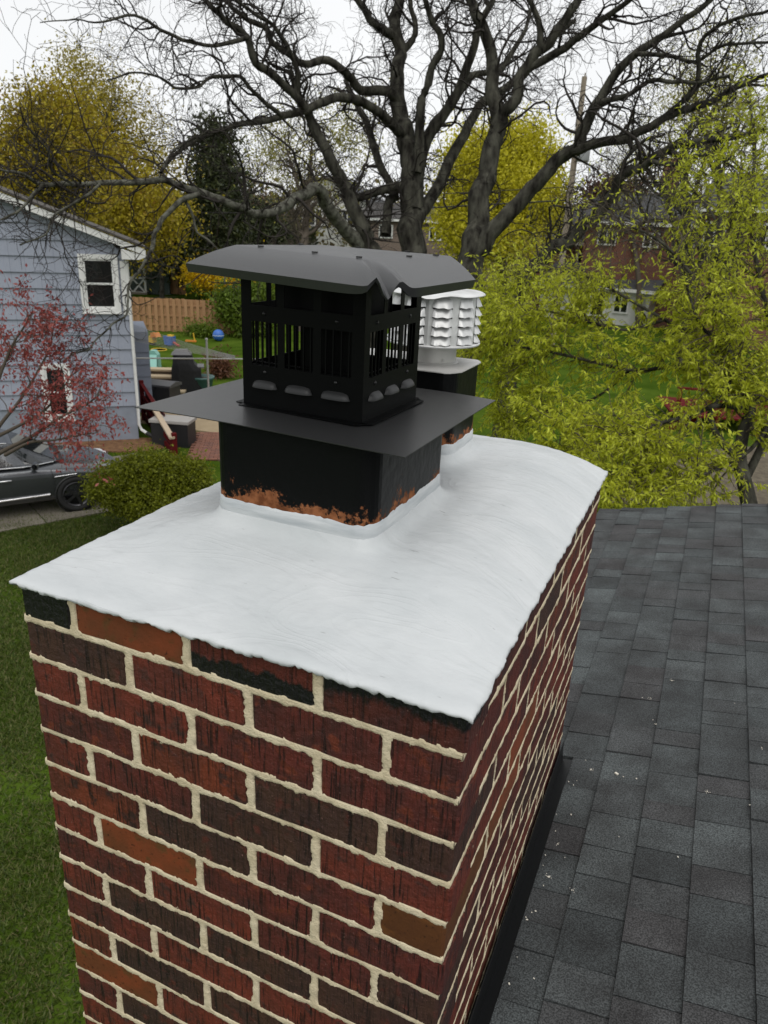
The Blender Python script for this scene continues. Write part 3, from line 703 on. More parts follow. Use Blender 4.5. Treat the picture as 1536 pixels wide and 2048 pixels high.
t3 = n_.nodes.new('ShaderNodeTexNoise'); t3.inputs['Scale'].default_value = 330; t3.inputs['Detail'].default_value = 2; L(ge.outputs['Position'], t3.inputs['Vector'])
r3 = n_.nodes.new('ShaderNodeValToRGB'); r3.color_ramp.elements[0].color = (0.45, 0.45, 0.45, 1); r3.color_ramp.elements[1].color = (1.6, 1.6, 1.6, 1); r3.color_ramp.elements[0].position = .38; r3.color_ramp.elements[1].position = .64; L(t3.outputs['Fac'], r3.inputs[0])
x2 = n_.nodes.new('ShaderNodeMixRGB'); x2.blend_type = 'MULTIPLY'; x2.inputs[0].default_value = 1; L(x1.outputs[0], x2.inputs[1]); L(r3.outputs[0], x2.inputs[2]); L(x2.outputs[0], b.inputs['Base Color'])
EX = 0.1148; XE = 0.7035 - 2 * EX   # course edges fall on x = XE + i*EX
YF, YR = -2.6, 3.305; XRIDGE = 3.4
deckm = mat('roof deck', (0.03, 0.03, 0.03), 0.9)
mb = MB(); mb.extrude([(XE, YF, roof_z(XE) - .004), (XRIDGE, YF, roof_z(XRIDGE) - .004), (XRIDGE, YF, roof_z(XRIDGE) - .12), (XE, YF, roof_z(XE) - .12)], (0, YR - YF - 0.02, 0)); hpart('roof_deck', mb, deckm)
mb = MB(); mb.extrude([(XRIDGE, YF, roof_z(XRIDGE) - .004), (XRIDGE + 2.7, YF, roof_z(XRIDGE) - .6), (XRIDGE + 2.7, YF, roof_z(XRIDGE) - .72), (XRIDGE, YF, roof_z(XRIDGE) - .12)], (0, YR - YF - 0.02, 0)); hpart('far_roof_slope', mb, shm)
mb = MB(); mb.extrude([(XE, YR - 0.02, roof_z(XE) - .01), (XRIDGE, YR - .02, roof_z(XRIDGE) - .01), (XRIDGE, YR - .02, roof_z(XRIDGE) - .16), (XE, YR - .02, roof_z(XE) - .16)], (0, 0.018, 0)); hpart('rake_board', mb, mat('white trim', (0.7, 0.7, 0.7), .5))
mb = MB(); xw = 0.72; mb.extrude([(xw, YF + .2, GZ), (XRIDGE + 2.2, YF + .2, GZ), (XRIDGE + 2.2, YF + .2, roof_z(XRIDGE) - .8), (XRIDGE, YF + .2, roof_z(XRIDGE) - .2), (xw, YF + .2, roof_z(xw) - .16)], (0, YR - YF - .5, 0)); hpart('wall', mb, mat('house wall', (0.45, 0.44, 0.42), .8))
def shingle_verts(x, y0, y1, t, lift):
    x1 = x + EX + 0.02; u = []
    for xx, base, top in ((x, -0.003, t + lift), (x1, -0.003, 0.0010)):
        for yy in (y0, y1):
            u += [(xx, yy, roof_z(xx) + base), (xx, yy, roof_z(xx) + top)]
    return u, [(0, 1, 3, 2), (4, 6, 7, 5), (0, 4, 5, 1), (2, 3, 7, 6), (1, 5, 7, 3), (0, 2, 6, 4)]
rest = MB(); ns_ = 0
ncr = int((XRIDGE - XE) / EX)
for i in range(ncr):
    x = XE + i * EX; y = YF - rnd.random() * 0.1
    while y < YR - 0.02:
        wdt = rnd.choice([0.07, 0.088, 0.10, 0.112, 0.122, 0.14]) * rnd.uniform(.95, 1.05); y1 = min(y + wdt, YR)
        lam = rnd.random() < 0.5
        inchim = x + EX < W + 0.03 and y1 > -0.0 and y < D
        if not inchim:
            # partial shingle next to the flashing is cut against it
            xs0 = x
            u, f = shingle_verts(xs0, y + 0.0013, y1 - 0.0013, 0.0100 if lam else 0.0065, rnd.uniform(0, 0.0014))
            if x < W + 0.036 and y1 > -0.06 and y < D - 0.02:
                u = [((max(p[0], W + 0.0362)), p[1], p[2] + (MR * (W + .0362 - p[0]) if p[0] < W + .0362 else 0)) for p in u]
            vis = 0.5 < x < 1.42 and -0.05 < y and ns_ < 290
            if vis:
                c = np.mean(u, axis=0); me = mesh_np('shingle', np.array(u) - c, f, shm); o = obj('shingle', me, house, tuple(Vector(c) - HL)); ns_ += 1
            else: rest.add(u, f)
        y = y1
print('shingles', ns_)
o = hpart('farther_shingles', rest, shm); o['kind'] = 'stuff'
# mortar crumbs and petals dropped on the shingles
crm = mat('crumbs', (0.62, 0.58, 0.5), .9)
mb = MB()
for i in range(66):
    if i < 40: x_, y_ = W + 0.04 + abs(rnd.gauss(0, .012)), rnd.uniform(.1, 1.0)
    else: x_, y_ = rnd.uniform(0.74, 1.3), rnd.uniform(0.15, 1.5) if i < 66 else rnd.uniform(.2, 2.4)
    s_ = rnd.uniform(.0008, .0022) * (1.9 if i in (50, 60) else .65)
    if i >= 40 and rnd.random() < .35:
        for q in range(5): mb.box((x_ + rnd.gauss(0, .004), y_ + rnd.gauss(0, .004), roof_z(x_) + 0.0085), (.0012, .0014, .001), rnd.random())
    mb.box((x_, y_, roof_z(x_) + 0.0085), (s_ * 2, s_ * 3, s_), rnd.random() * 3)
o = mb.obj('crumbs', crm); o['kind'] = 'stuff'
# ------------------------------------------------------------------ blue neighbour house
HO = gnd(278, 880); HU = np.array([0.722, 0.692, 0.0]); HU /= np.linalg.norm(HU); HN = np.array([HU[1], -HU[0], 0.0])   # along the gable, out of it
HR = math.atan2(HU[1], HU[0])
blue = thing('blue_house', 'grey blue shingle sided gable house with white trim beside the parked car', 'house', tuple(HO), HR)
# local frame: x along the gable to the corner at 0, y into the house, z up from the ground
def bpart(name, mbx, m, parent=None, smooth=False): return mbx.obj(name, m, parent or blue, smooth)
def onwall(px, py, off=0.0):
    d = ray(px, py); t = ((HO + HN * off - CC) @ HN) / (d @ HN); X = CC + d * t; return ((X - HO) @ HU, X[2] - GZ)
sidm = mat('blue grey shingle siding', (0.285, 0.31, 0.375), 0.75, spec=0.25, var=(0.315, 0.34, 0.40), scale=60, bump=0.006, bscale=70, stretch=(1, 1, 0.06))
n_, b = nodes(sidm); L = n_.links.new
def joints(m):
    n, b = nodes(m); L = n.links.new; tcn = n.nodes.new('ShaderNodeTexCoord'); br = n.nodes.new('ShaderNodeTexBrick')
    mp = n.nodes.new('ShaderNodeMapping'); mp.inputs['Rotation'].default_value = (math.radians(90), 0, 0); L(tcn.outputs['Object'], mp.inputs[0]); L(mp.outputs[0], br.inputs['Vector'])
    br.inputs['Scale'].default_value = 1; br.inputs['Brick Width'].default_value = 0.31; br.inputs['Row Height'].default_value = 40; br.inputs['Mortar Size'].default_value = 0.006
    br.inputs['Color1'].default_value = (1, 1, 1, 1); br.inputs['Color2'].default_value = (0.95, 0.95, 0.95, 1); br.inputs['Mortar'].default_value = (0.72, 0.72, 0.72, 1)
    x = n.nodes.new('ShaderNodeMixRGB'); x.blend_type = 'MULTIPLY'; x.inputs[0].default_value = 1; L(b.inputs['Base Color'].links[0].from_socket, x.inputs[1]); L(br.outputs[0], x.inputs[2]); L(x.outputs[0], b.inputs['Base Color'])
joints(sidm)
whtrim = mat('white painted trim', (0.74, 0.74, 0.72), 0.55, var=(0.66, 0.66, 0.64), scale=6)
darkgl = glassmat('dark window glass', (0.012, 0.014, 0.014), 0.04)
fndm = mat('painted foundation', (0.27, 0.30, 0.36), 0.85, var=(0.23, 0.255, 0.30), scale=3, bump=0.004, bscale=60)
SLP = 0.368; ZE = -0.30 - GZ           # roof line height at x=0 (underside of the rake board)
XL = -9.4; XM = -4.7
def zroof(x): return ZE - SLP * x if x > XM else ZE - SLP * XM - SLP * (XM - x)
# core walls (behind the siding)
mb = MB()
poly = [(XL, 0), (0, 0), (0, ZE), (XM, zroof(XM)), (XL, ZE)]
mb.extrude([(p[0], 0.03, p[1]) for p in poly], (0, 4.6, 0)); bpart('wall', mb, fndm)
zf = -3.98 - GZ
mb = MB(); mb.box(((XL) / 2, 0.012, zf / 2), (-XL, 0.03, zf)); bpart('foundation', mb, fndm)
CE = 0.3525; z = zf - 0.01; k = 0
WINS = []
for ul, lr in (((154, 507), (243, 625)), ((78, 727), (150, 838))):
    q0 = onwall(*ul); q1 = onwall(*lr); WINS.append((q0[0], q1[0], q1[1], q0[1]))
e_ = onwall(290, 497, .3); r_ = onwall(0, 384, .3); SLP = -(e_[1] - r_[1]) / (e_[0] - r_[0]); ZE = e_[1] + SLP * e_[0] - 0.16
while z < zroof(XM) - 0.1:
    z1 = min(z + CE, zroof(XM) - 0.02)
    def xr(zz): return min(0.0, (ZE - zz) / SLP)
    def xl(zz): return max(XL, 2 * XM - (ZE - zz) / SLP) if zz > ZE else XL
    a = (z, -0.024); c = (z1 + 0.02, -0.004)
    # the course is cut by any window in its way
    spans = [(xl(z), xr(z), xl(z1), xr(z1))]
    mbd = MB()
    def strip(x0, x1, X0, X1): mbd.add([(x0, -0.042, z), (x1, -0.042, z), (X1, -0.006, z1), (X0, -0.006, z1), (x0, 0.02, z), (x1, 0.02, z), (X1, 0.02, z1), (X0, 0.02, z1)], [(0, 1, 2, 3), (7, 6, 5, 4), (0, 4, 5, 1), (3, 2, 6, 7), (0, 3, 7, 4), (1, 5, 6, 2)])
    strip(xl(z), xr(z), xl(z1), xr(z1))
    bpart('siding_course', mbd, sidm); z = z1; k += 1
    if k > 30: break
def add_window(parent, x0, x1, z0, z1, y=-0.03, trim=0.10, trimm=whtrim):
    """double-hung window: frame > sash, pane"""
    f = MB(); t = trim
    for (a, b_2, c, d) in ((x0, x1, z0, z0 + t), (x0, x1, z1 - t, z1), (x0, x0 + t, z0 + t, z1 - t), (x1 - t, x1, z0 + t, z1 - t)): f.box(((a + b_2) / 2, y - 0.03, (c + d) / 2), (b_2 - a, 0.075, d - c))
    f.box(((x0 + x1) / 2, y - 0.05, z0 - 0.012), (x1 - x0 + 0.04, 0.11, 0.024))
    w_ = bpart('window', f, trimm, parent); zi0, zi1 = z0 + t, z1 - t; zm = (zi0 + zi1) / 2; s = 0.045
    for (p, q, yy) in ((zi0, zm + 0.02, -0.02), (zm - 0.02, zi1, -0.034)):
        m2 = MB(); xi0, xi1 = x0 + t, x1 - t
        for (a, b_2, c, d) in ((xi0, xi1, p, p + s), (xi0, xi1, q - s, q), (xi0, xi0 + s, p + s, q - s), (xi1 - s, xi1, p + s, q - s)): m2.box(((a + b_2) / 2, y + yy, (c + d) / 2), (b_2 - a, 0.026, d - c))
        bpart('sash', m2, trimm, w_)
        m3 = MB(); m3.box(((xi0 + xi1) / 2, y + yy + 0.003, (p + q) / 2), (xi1 - xi0 - 2 * s, 0.008, q - p - 2 * s)); bpart('pane', m3, darkgl, w_)
    return w_
for wv in WINS: add_window(blue, *wv)
# rake board, soffit return, corner board, downspout
mb = MB(); e0, e1 = 0.46, XM
mb.extrude([(e0, -0.30, ZE - SLP * e0 + 0.0), (e1, -0.30, zroof(e1)), (e1, -0.30, zroof(e1) + 0.17), (e0, -0.30, ZE - SLP * e0 + 0.14)], (0, 0.03, 0)); bpart('rake_board', mb, whtrim)
mb = MB(); mb.extrude([(XM, -0.30, zroof(XM)), (XL - .4, -0.30, ZE - SLP * .4), (XL - .4, -0.30, ZE - SLP * .4 + 0.17), (XM, -0.30, zroof(XM) + 0.17)], (0, 0.03, 0)); bpart('rake_board', mb, whtrim)
mb = MB(); mb.extrude([(0.0, -0.30, ZE - 0.05), (0.46, -0.30, ZE - SLP * .46 - 0.005), (0.46, -0.30, ZE - SLP * .46 - 0.03), (0.30, -0.30, ZE - 0.26), (-0.08, -0.30, ZE - 0.26), (-0.08, -0.30, ZE + 0.02)], (0, 0.30, 0)); bpart('eave_return', mb, whtrim)
mb = MB(); mb.extrude([(0.46, -0.27, ZE - SLP * .46), (XM, -0.27, zroof(XM)), (XM, -0.27, zroof(XM) + .02), (0.46, -0.27, ZE - SLP * .46 + 0.02)], (0, 0.29, 0)); bpart('soffit', mb, whtrim)
brm = mat('brown roof shingles', (0.05, 0.045, 0.04), .9, var=(0.075, 0.065, 0.055), scale=7, bump=.01)
mb = MB(); mb.extrude([(0.52, -0.33, ZE - SLP * .52 + .17), (XM, -0.33, zroof(XM) + .19), (XM, -0.33, zroof(XM) + .25), (0.52, -0.33, ZE - SLP * .52 + 0.21)], (0, 5.0, 0)); bpart('roof', mb, brm)
mb = MB(); mb.extrude([(XM, -0.33, zroof(XM) + .19), (XL - .5, -0.33, ZE - SLP * .5 + .17), (XL - .5, -0.33, ZE - SLP * .5 + .21), (XM, -0.33, zroof(XM) + .25)], (0, 5.0, 0)); bpart('roof', mb, brm)
mb = MB(); mb.box((-0.055, -0.036, 3.76), (0.15, 0.035, 1.24)); bpart('corner_board', mb, whtrim)
sp = [(0.03, -0.05, ZE - .3), (0.03, -0.06, 2.6), (0.03, -0.06, 0.42), (0.08, -0.10, 0.3), (0.22, -0.24, 0.22)]
mb = MB(); mb.tube(sp, 0.04, 8); dsp = bpart('downspout', mb, whtrim, smooth=True)
mb = MB(); mb.tube([(0.2, -0.22, 0.225), (0.34, -0.36, 0.17), (0.45, -0.6, 0.07)], [0.055, 0.055, 0.06], 8); bpart('drain_hose', mb, mat('black hose', (0.01, 0.01, 0.01), .5), dsp)
# set-back wing behind the corner
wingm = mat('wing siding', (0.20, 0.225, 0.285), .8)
mb = MB(); xw_, zt_ = onwall(296, 664, -3.0)
for i in range(int(zt_ / .35) + 1): mb.extrude([(-.3, 3.0, 0.35 * i), (xw_, 3.0, 0.35 * i), (xw_, 3.025, min(zt_, 0.35 * i + .35)), (-.3, 3.025, min(zt_, 0.35 * i + .35))], (0, 2.4, 0))
bpart('side_wing', mb, wingm)

# ------------------------------------------------------------------ driveway, mulch, patio, brick path
concm = mat('driveway concrete', (0.20, 0.18, 0.145), .9, var=(0.15, 0.13, 0.105), scale=1.5, bump=.01, bscale=60)
a0, a1 = gnd(-60, 1077), gnd(250, 1018); dr_d = (a1 - a0) / np.linalg.norm(a1 - a0); dr_n = np.array([-dr_d[1], dr_d[0], 0])
def strip_slab(name, p0, p1, width, z0, z1, m, parent=None):
    mb = MB(); d = (p1 - p0) / np.linalg.norm(p1 - p0); n = np.array([-d[1], d[0], 0]); q = [p0, p1, p1 + n * width, p0 + n * width]
    mb.prism([(p[0], p[1]) for p in q], z0, z1); return mb.obj(name, m, parent)
js = gnd(95, 1050); tj = (js - a0) @ dr_d
drv = bpy.data.objects.new('driveway', None); link(drv); setting(drv)
strip_slab('slab', a0 - dr_d * 3, a0 + dr_d * (tj - .012), 3.4, GZ - .1, GZ + .03, concm, drv)
strip_slab('slab', a0 + dr_d * (tj + .012), a1 + dr_d * 1.5, 3.4, GZ - .1, GZ + .03, concm, drv)
def flat(name, pxs, z, m, smoothn=0):
    mb = MB(); pts = [gnd(*p) for p in pxs]; mb.prism([(p[0], p[1]) for p in pts][::1], GZ - .05, GZ + z); return setting(mb.obj(name, m))
mulm = mat('mulch', (0.12, 0.055, 0.022), .95, var=(0.22, 0.115, 0.05), scale=9, bump=.04, bscale=18)
flat('mulch_bed', [(90, 905), (280, 905), (330, 898), (300, 878), (150, 878), (70, 885)], .035, mulm)
patm = mat('patio pavers', (0.40, 0.31, 0.19), .9, var=(0.33, 0.25, 0.15), scale=2.2, bump=.006, bscale=40)
flat('patio', [(278, 846), (420, 866), (640, 870), (640, 800), (420, 796), (290, 806)], .03, patm)
flat('brick_path', [(392, 866), (500, 868), (560, 960), (430, 920)], .034, None)
pathm = mat('path brick', (0.20, 0.085, 0.055), .9, rand=[(0.17, 0.07, 0.045), (0.23, 0.10, 0.065), (0.14, 0.065, 0.05)])
bpy.data.objects['brick_path'].data.materials.append(mat('path sand', (0.13, 0.09, 0.06), .95))
pa = gnd(392, 867); pb = gnd(500, 868); pc = gnd(430, 922); ex_ = (pb - pa) / np.linalg.norm(pb - pa); ey_ = (pc - pa); ey_ = ey_ - ex_ * (ey_ @ ex_); ey_ /= np.linalg.norm(ey_)
bpm = MB(); bpm.box((0, 0, 0), (0.2, 0.098, 0.03)); bp_me = bpm.me('brick', pathm); path_o = bpy.data.objects['brick_path']
for j in range(22):
    for i in range(11):
        p = pa + ex_ * (0.12 + i * .215 + (0.107 if j % 2 else 0)) - np.array([0, 0, 0]) + ey_ * (.07 + j * .112)
        o = obj('brick', bp_me, path_o, (p[0], p[1], GZ + .036)); o.rotation_euler = (0, 0, math.atan2(ex_[1], ex_[0]) + rnd.uniform(-.02, .02))

# ------------------------------------------------------------------ dark grey sedan
cm_paint = mat('dark grey metallic paint', (0.075, 0.080, 0.088), 0.26, metal=0.6, spec=0.5, coat=1.0)
cm_glass = mat('car glass', (0.010, 0.013, 0.014), 0.04, spec=0.9)
cm_chr = mat('car chrome', (0.75, 0.75, 0.76), 0.18, metal=1.0)
cm_black = mat('car black plastic', (0.012, 0.012, 0.012), 0.5)
cm_tyre = mat('tyre rubber', (0.012, 0.012, 0.012), 0.85)
cm_rim = mat('alloy rim', (0.07, 0.07, 0.075), 0.35, metal=.8)  # alloy darkened in colour to stand for the shadow on the wheel
cm_lamp = mat('headlight glass', (0.55, 0.56, 0.58), 0.1, spec=.8)
CD = np.array([0.584, 0.812, 0]); CD /= np.linalg.norm(CD); ca = math.atan2(CD[1], CD[0])
wf = gnd(157, 1024)                       # contact of the near front wheel (the car's right side faces the lens)
# local: x forward, y left, z up, origin at the car's middle on the ground
WB, TR = 2.82, 1.60
cl = wf - CD * (WB / 2) + np.array([-CD[1], CD[0], 0]) * (TR / 2 + .10)
car = thing('parked_car', 'dark grey four door sedan parked on the driveway beneath the blue house', 'car', (cl[0], cl[1], GZ + .03), ca)
# stations x, zlow, zbelt, zdeck(centre), half width
stn = [(-2.35, .42, .72, .80, .70), (-2.25, .30, .84, .92, .80), (-1.95, .24, .92, 1.0, .88), (-1.41, .22, .95, 1.03, .915), (-.7, .20, .935, 1.0, .92), (0, .20, .925, .99, .92), (.75, .20, .91, .97, .92), (1.0, .20, .90, .99, .92), (1.41, .22, .86, .955, .915), (1.9, .24, .78, .88, .88), (2.2, .26, .68, .76, .79), (2.36, .34, .58, .62, .62)]
v = []; fs = []; nr = 15
for (x, zl, zb, zd, hw) in stn:
    half_ = [(0, zl), (hw * .86, zl), (hw * .965, zl + .10), (hw * 1.0, zl + .32 if zl + .32 < zb else (zl + zb) / 2), (hw * .985, zb - .10), (hw * .93, zb), (hw * .60, zd - .012), (0, zd)]
    ringp = half_ + [(-p[0], p[1]) for p in half_[-2:0:-1]]
    v += [(x, p[0], p[1]) for p in ringp]
nr = len(ringp)
for k in range(len(stn) - 1):
    for i in range(nr): fs.append((k * nr + i, k * nr + (i + 1) % nr, (k + 1) * nr + (i + 1) % nr, (k + 1) * nr + i))
fs += [list(range(nr)), [(len(stn) - 1) * nr + i for i in range(nr)][::-1]]
mb = MB(); mb.add(v, fs); body = mb.obj('body', cm_paint, car, True); sd_ = body.modifiers.new('s', 'SUBSURF'); sd_.levels = 2; sd_.render_levels = 2
# greenhouse: base ring / roof ring
gb = [(-2.0, .62, .98), (-1.2, .80, .99), (0, .83, .97), (.62, .82, .95), (1.16, .66, .965)]
gt = [(-1.12, .50, 1.30), (-.75, .57, 1.375), (-.1, .60, 1.40), (.28, .585, 1.385), (.42, .52, 1.345)]
v = []; fs = []
for (a, b_2) in zip(gb, gt):
    v += [(a[0], -a[1], a[2]), (b_2[0], -b_2[1], b_2[2]), (b_2[0], b_2[1], b_2[2]), (a[0], a[1], a[2])]
for k in range(4):
    for i in range(3): fs.append((k * 4 + i, k * 4 + i + 1, k * 4 + 5 + i, k * 4 + 4 + i))
fs += [(0, 1, 2, 3)[::-1], (16, 17, 18, 19)]
mb = MB(); mb.add(v, fs); gh = mb.obj('cabin', cm_paint, car, True); gh.data.set_sharp_from_angle(angle=math.radians(40))
def quadpane(name, pts, m, off=(0, 0, 0), parent=None, thick=.006):
    mb = MB(); p = [np.array(q) for q in pts]; n = np.cross(p[1] - p[0], p[2] - p[0]); n /= np.linalg.norm(n); mb.extrude([q + np.array(off) for q in p], n * thick); return mb.obj(name, m, parent or car)
def side(t, x):   # point on the right flank: t 0 belt .. 1 roof edge
    i = 0
    def lerp(arr, x_):
        for k in range(len(arr) - 1):
            if arr[k][0] <= x_ <= arr[k + 1][0] or k == len(arr) - 2:
                q = (x_ - arr[k][0]) / (arr[k + 1][0] - arr[k][0]); return [arr[k][j] + (arr[k + 1][j] - arr[k][j]) * q for j in range(3)]
    return lerp
LP = side(0, 0)
def flank(u, t, out=.004):
    """u 0..1 along from the rear base to the front base, following base and roof rails"""
    k = min(3, int(u * 4)); q = u * 4 - k
    a = np.array(gb[k]) * (1 - q) + np.array(gb[k + 1]) * q; b_2 = np.array(gt[k]) * (1 - q) + np.array(gt[k + 1]) * q
    p = a * (1 - t) + b_2 * t; return np.array([p[0], -(p[1] + out), p[2] + out * .4])
for sgn in (-1, 1):
    for (u0, u1) in ((0.10, .40), (.42, .90)):
        pts = [flank(u, .08) for u in np.linspace(u0, u1, 6)] + [flank(u, .88) for u in np.linspace(min(u1, .86), u0 + .04, 6)]
        pts = [p * np.array([1, -sgn, 1]) for p in pts]
        mb = MB(); n = np.array([0, sgn, .35]); mb.extrude(pts, n * .004 * 1); mb.obj('side_window', cm_glass, car)
    mb = MB(); rp_ = [flank(u, 0.0, .012) * np.array([1, -sgn, 1]) for u in np.linspace(.08, .97, 12)]; mb.tube(rp_, .011, 5); mb.obj('belt_trim', cm_chr, car, True)
    mb = MB(); rp_ = [flank(u, 0.97, .012) * np.array([1, -sgn, 1]) for u in np.linspace(.06, .84, 12)]; mb.tube(rp_, .014, 5); mb.obj('roof_rail', cm_chr, car, True)
    y = sgn * .925
    mb = MB(); mb.tube([(-1.0, sgn * .90, .40), (0, sgn * .925, .385), (.95, sgn * .915, .40)], .022, 6); mb.obj('sill_trim', cm_chr, car, True)
    for xx in (-.98, .02, 1.02):
        mb = MB(); mb.tube([(xx, sgn * .875, .88), (xx + .01, sgn * .915, .80), (xx + .03, sgn * .928, .55), (xx + .02, sgn * .918, .32)], .004, 4); mb.obj('door_gap', cm_black, car)
    for xx in (-.78, .24):
        mb = MB(); mb.tube([(xx - .09, sgn * .915, .755), (xx, sgn * .935, .76), (xx + .09, sgn * .915, .755)], .013, 6); mb.obj('door_handle', cm_chr, car, True)
    mb = MB(); mb.tube([(.72, sgn * .83, .93), (.74, sgn * .90, .96), (.74, sgn * .97, 1.0), (.73, sgn * 1.04, 1.01)], [.02, .05, .085, .045], 8); mb.obj('mirror', cm_paint, car, True)
    mb = MB(); mb.tube([(1.06, sgn * .925, .735), (1.45, sgn * .918, .75)], .012, 5); mb.obj('fender_trim', cm_chr, car, True)
    mb = MB(); mb.tube([(2.02, sgn * .80, .68), (2.16, sgn * .72, .665), (2.28, sgn * .58, .64)], [.045, .06, .04], 8); mb.obj('headlight', cm_lamp, car, True)
    for xx in (WB / 2, -WB / 2):
        mb = MB(); mb.lathe([(.385, -.02), (.385, .02), (.37, .03), (.36, -.02), (.385, -.02)], 28, caps=False); o = mb.obj('wheel_arch', cm_black, car); o.rotation_euler = (math.radians(90), 0, 0); o.location = (xx, sgn * .905, .345)
        mb = MB(); mb.lathe([(.25, -.1), (.32, -.10), (.345, -.07), (.345, .07), (.32, .10), (.25, .09), (.25, -.1)], 28, caps=False); o = mb.obj('wheel', cm_tyre, car, True); o.rotation_euler = (math.radians(90 * sgn * -1), 0, 0); o.location = (xx, sgn * .845, .345)
        mb = MB(); mb.lathe([(.22, -.02), (.05, -.02), (.0001, -.02)], 20); mb.obj('hub_backing', cm_black, o); mb = MB(); mb.lathe([(.25, .085), (.235, .092), (.215, .07), (.21, .0)], 28, caps=False); mb.lathe([(.06, .05), (.055, .085), (.0001, .09)], 14)
        for q in range(5):
            an = q * 2 * math.pi / 5; mb.beam((.05 * math.cos(an), .05 * math.sin(an), .075), (.235 * math.cos(an), .235 * math.sin(an), .08), .05, .02)
        mb.obj('rim', cm_rim, o)
def topq(u, sgn, t, out=.006):
    a = np.array(gb[4]) if u == 1 else np.array(gb[0]); b_2 = np.array(gt[4]) if u == 1 else np.array(gt[0]); p = a * (1 - t) + b_2 * t
    return np.array([p[0], sgn * p[1] * .92, p[2]])
mb = MB(); n = np.array([.45, 0, .9]); mb.extrude([topq(1, -1, .04), topq(1, 1, .04), topq(1, 1, .95), topq(1, -1, .95)], n * .012); mb.obj('windscreen', cm_glass, car)
mb = MB(); n = np.array([-.35, 0, .95]); mb.extrude([topq(0, 1, .06), topq(0, -1, .06), topq(0, -1, .95), topq(0, 1, .95)], n * .012); mb.obj('rear_window', cm_glass, car)
mb = MB(); mb.box((1.22, 0, .962), (.14, 1.25, .012)); mb.obj('cowl', cm_black, car)
mb = MB(); mb.tube([(2.365, -.4, .45), (2.385, 0, .45), (2.365, .4, .45)], .09, 6); mb.obj('grille', cm_black, car)

# ------------------------------------------------------------------ yard things between the house and the far fence
def place(px, py): p = gnd(px, py); return (p[0], p[1], GZ)
VIEW = math.radians(23)     # things here roughly face the lens after this turn
# wooden board fence across the yard
fenm = mat('cedar fence', (0.33, 0.18, 0.085), .85, rand=[(0.27, 0.145, 0.07), (0.36, 0.20, 0.095), (0.42, 0.25, 0.13), (0.30, 0.16, 0.075)], var=(0.30, 0.16, 0.07), scale=6, stretch=(1, 1, .2))
def board_fence(p0, p1, h, label, bw=0.155, group=None):
    p0 = np.array(p0); p1 = np.array(p1); d = p1 - p0; Lf = np.linalg.norm(d[:2]); rz = math.atan2(d[1], d[0])
    t = thing('wooden_fence', label, 'fence', tuple(p0), rz)
    nbd = int(Lf / (bw * .94)); bmx = MB(); bmx.prism([(-bw / 2, -.0), (bw / 2, 0), (bw / 2, .02), (-bw / 2, .02)], 0.04, h); bme = bmx.me('board', fenm)
    for i in range(nbd):
        o = obj('board', bme, t, (bw / 2 + i * Lf / nbd, -.045 if i % 2 else .03, rnd.uniform(-.02, .02))); o.rotation_euler = (0, rnd.uniform(-.008, .008), 0)
    for zz in (.35, h * .5, h - .3):
        mb = MB(); mb.box((Lf / 2, .002, zz), (Lf, .045, .09)); mb.obj('rail', fenm, t)
    for i in range(int(Lf / 2.4) + 1):
        mb = MB(); mb.box((min(i * 2.4, Lf - .05) + .05, .10, h / 2), (.1, .1, h)); mb.obj('post', fenm, t)
    return t
fa, fb_ = gnd(246, 660), gnd(520, 672)
board_fence(fa, fb_, 1.62, 'tan cedar board fence running behind the backyard lawn')
q0, q1 = gnd(308, 588), gnd(372, 590)
board_fence(q0, q1, 2.9, 'brown board fence far back beside the green shed', .3)
q0, q1 = gnd(470, 592), gnd(560, 590)
board_fence(q0, q1, 2.9, 'pale board fence far back behind the yellow bushes', .3)
# grey green shed with a white lattice porch
shp = gnd(285, 588); rz = math.atan2(*(gnd(330, 590) - gnd(250, 587))[1::-1])
shed = thing('garden_shed', 'grey green garden shed with white crossed porch railing', 'shed', tuple(shp), rz)
shg = mat('shed green', (0.06, 0.085, 0.075), .8, var=(0.08, 0.105, 0.09), scale=3, stretch=(8, 8, .3)); shw = mat('shed white', (0.62, 0.63, 0.6), .7)
mb = MB(); mb.box((1.2, 1.6, 1.5), (1.5, 3.0, 3.0)); mb.box((-1.6, 2.4, 1.5), (4.2, 1.2, 3.0)); mb.obj('wall', shg, shed)
mb = MB(); mb.extrude([(-4, -.6, 2.9), (2.3, -.6, 2.9), (2.3, 1.5, 4.0), (-4, 1.5, 4.0)], (0, 0.05, .1)); mb.extrude([(-4, 3.4, 2.9), (2.3, 3.4, 2.9), (2.3, 1.5, 4.0), (-4, 1.5, 4.0)], (0, 0.05, .1)); mb.obj('roof', mat('shed roof', (0.06, 0.06, 0.06), .9), shed)
for xx in (-3.2, -1.5, 0.3): mb = MB(); mb.box((xx, -.2, 1.4), (.16, .16, 2.8)); mb.obj('porch_post', shw, shed)
for i, xx in enumerate((-3.2, -2.35, -1.5, -.6)):
    x1 = xx + .86
    mb = MB(); mb.beam((xx, -.2, .15), (x1, -.2, 1.1), .08, .1); mb.beam((xx, -.24, 1.1), (x1, -.24, .15), .08, .1); mb.obj('cross_brace', shw, shed)
for zz in (.1, 1.15, 2.75): mb = MB(); mb.box((-1.45, -.27, zz), (3.6, .08, .14)); mb.obj('porch_rail', shw, shed)
mb = MB(); mb.box((-1.5, .6, .04), (3.8, 1.9, .2)); mb.obj('porch_floor', mat('porch floor', (.2, .17, .13), .9), shed)
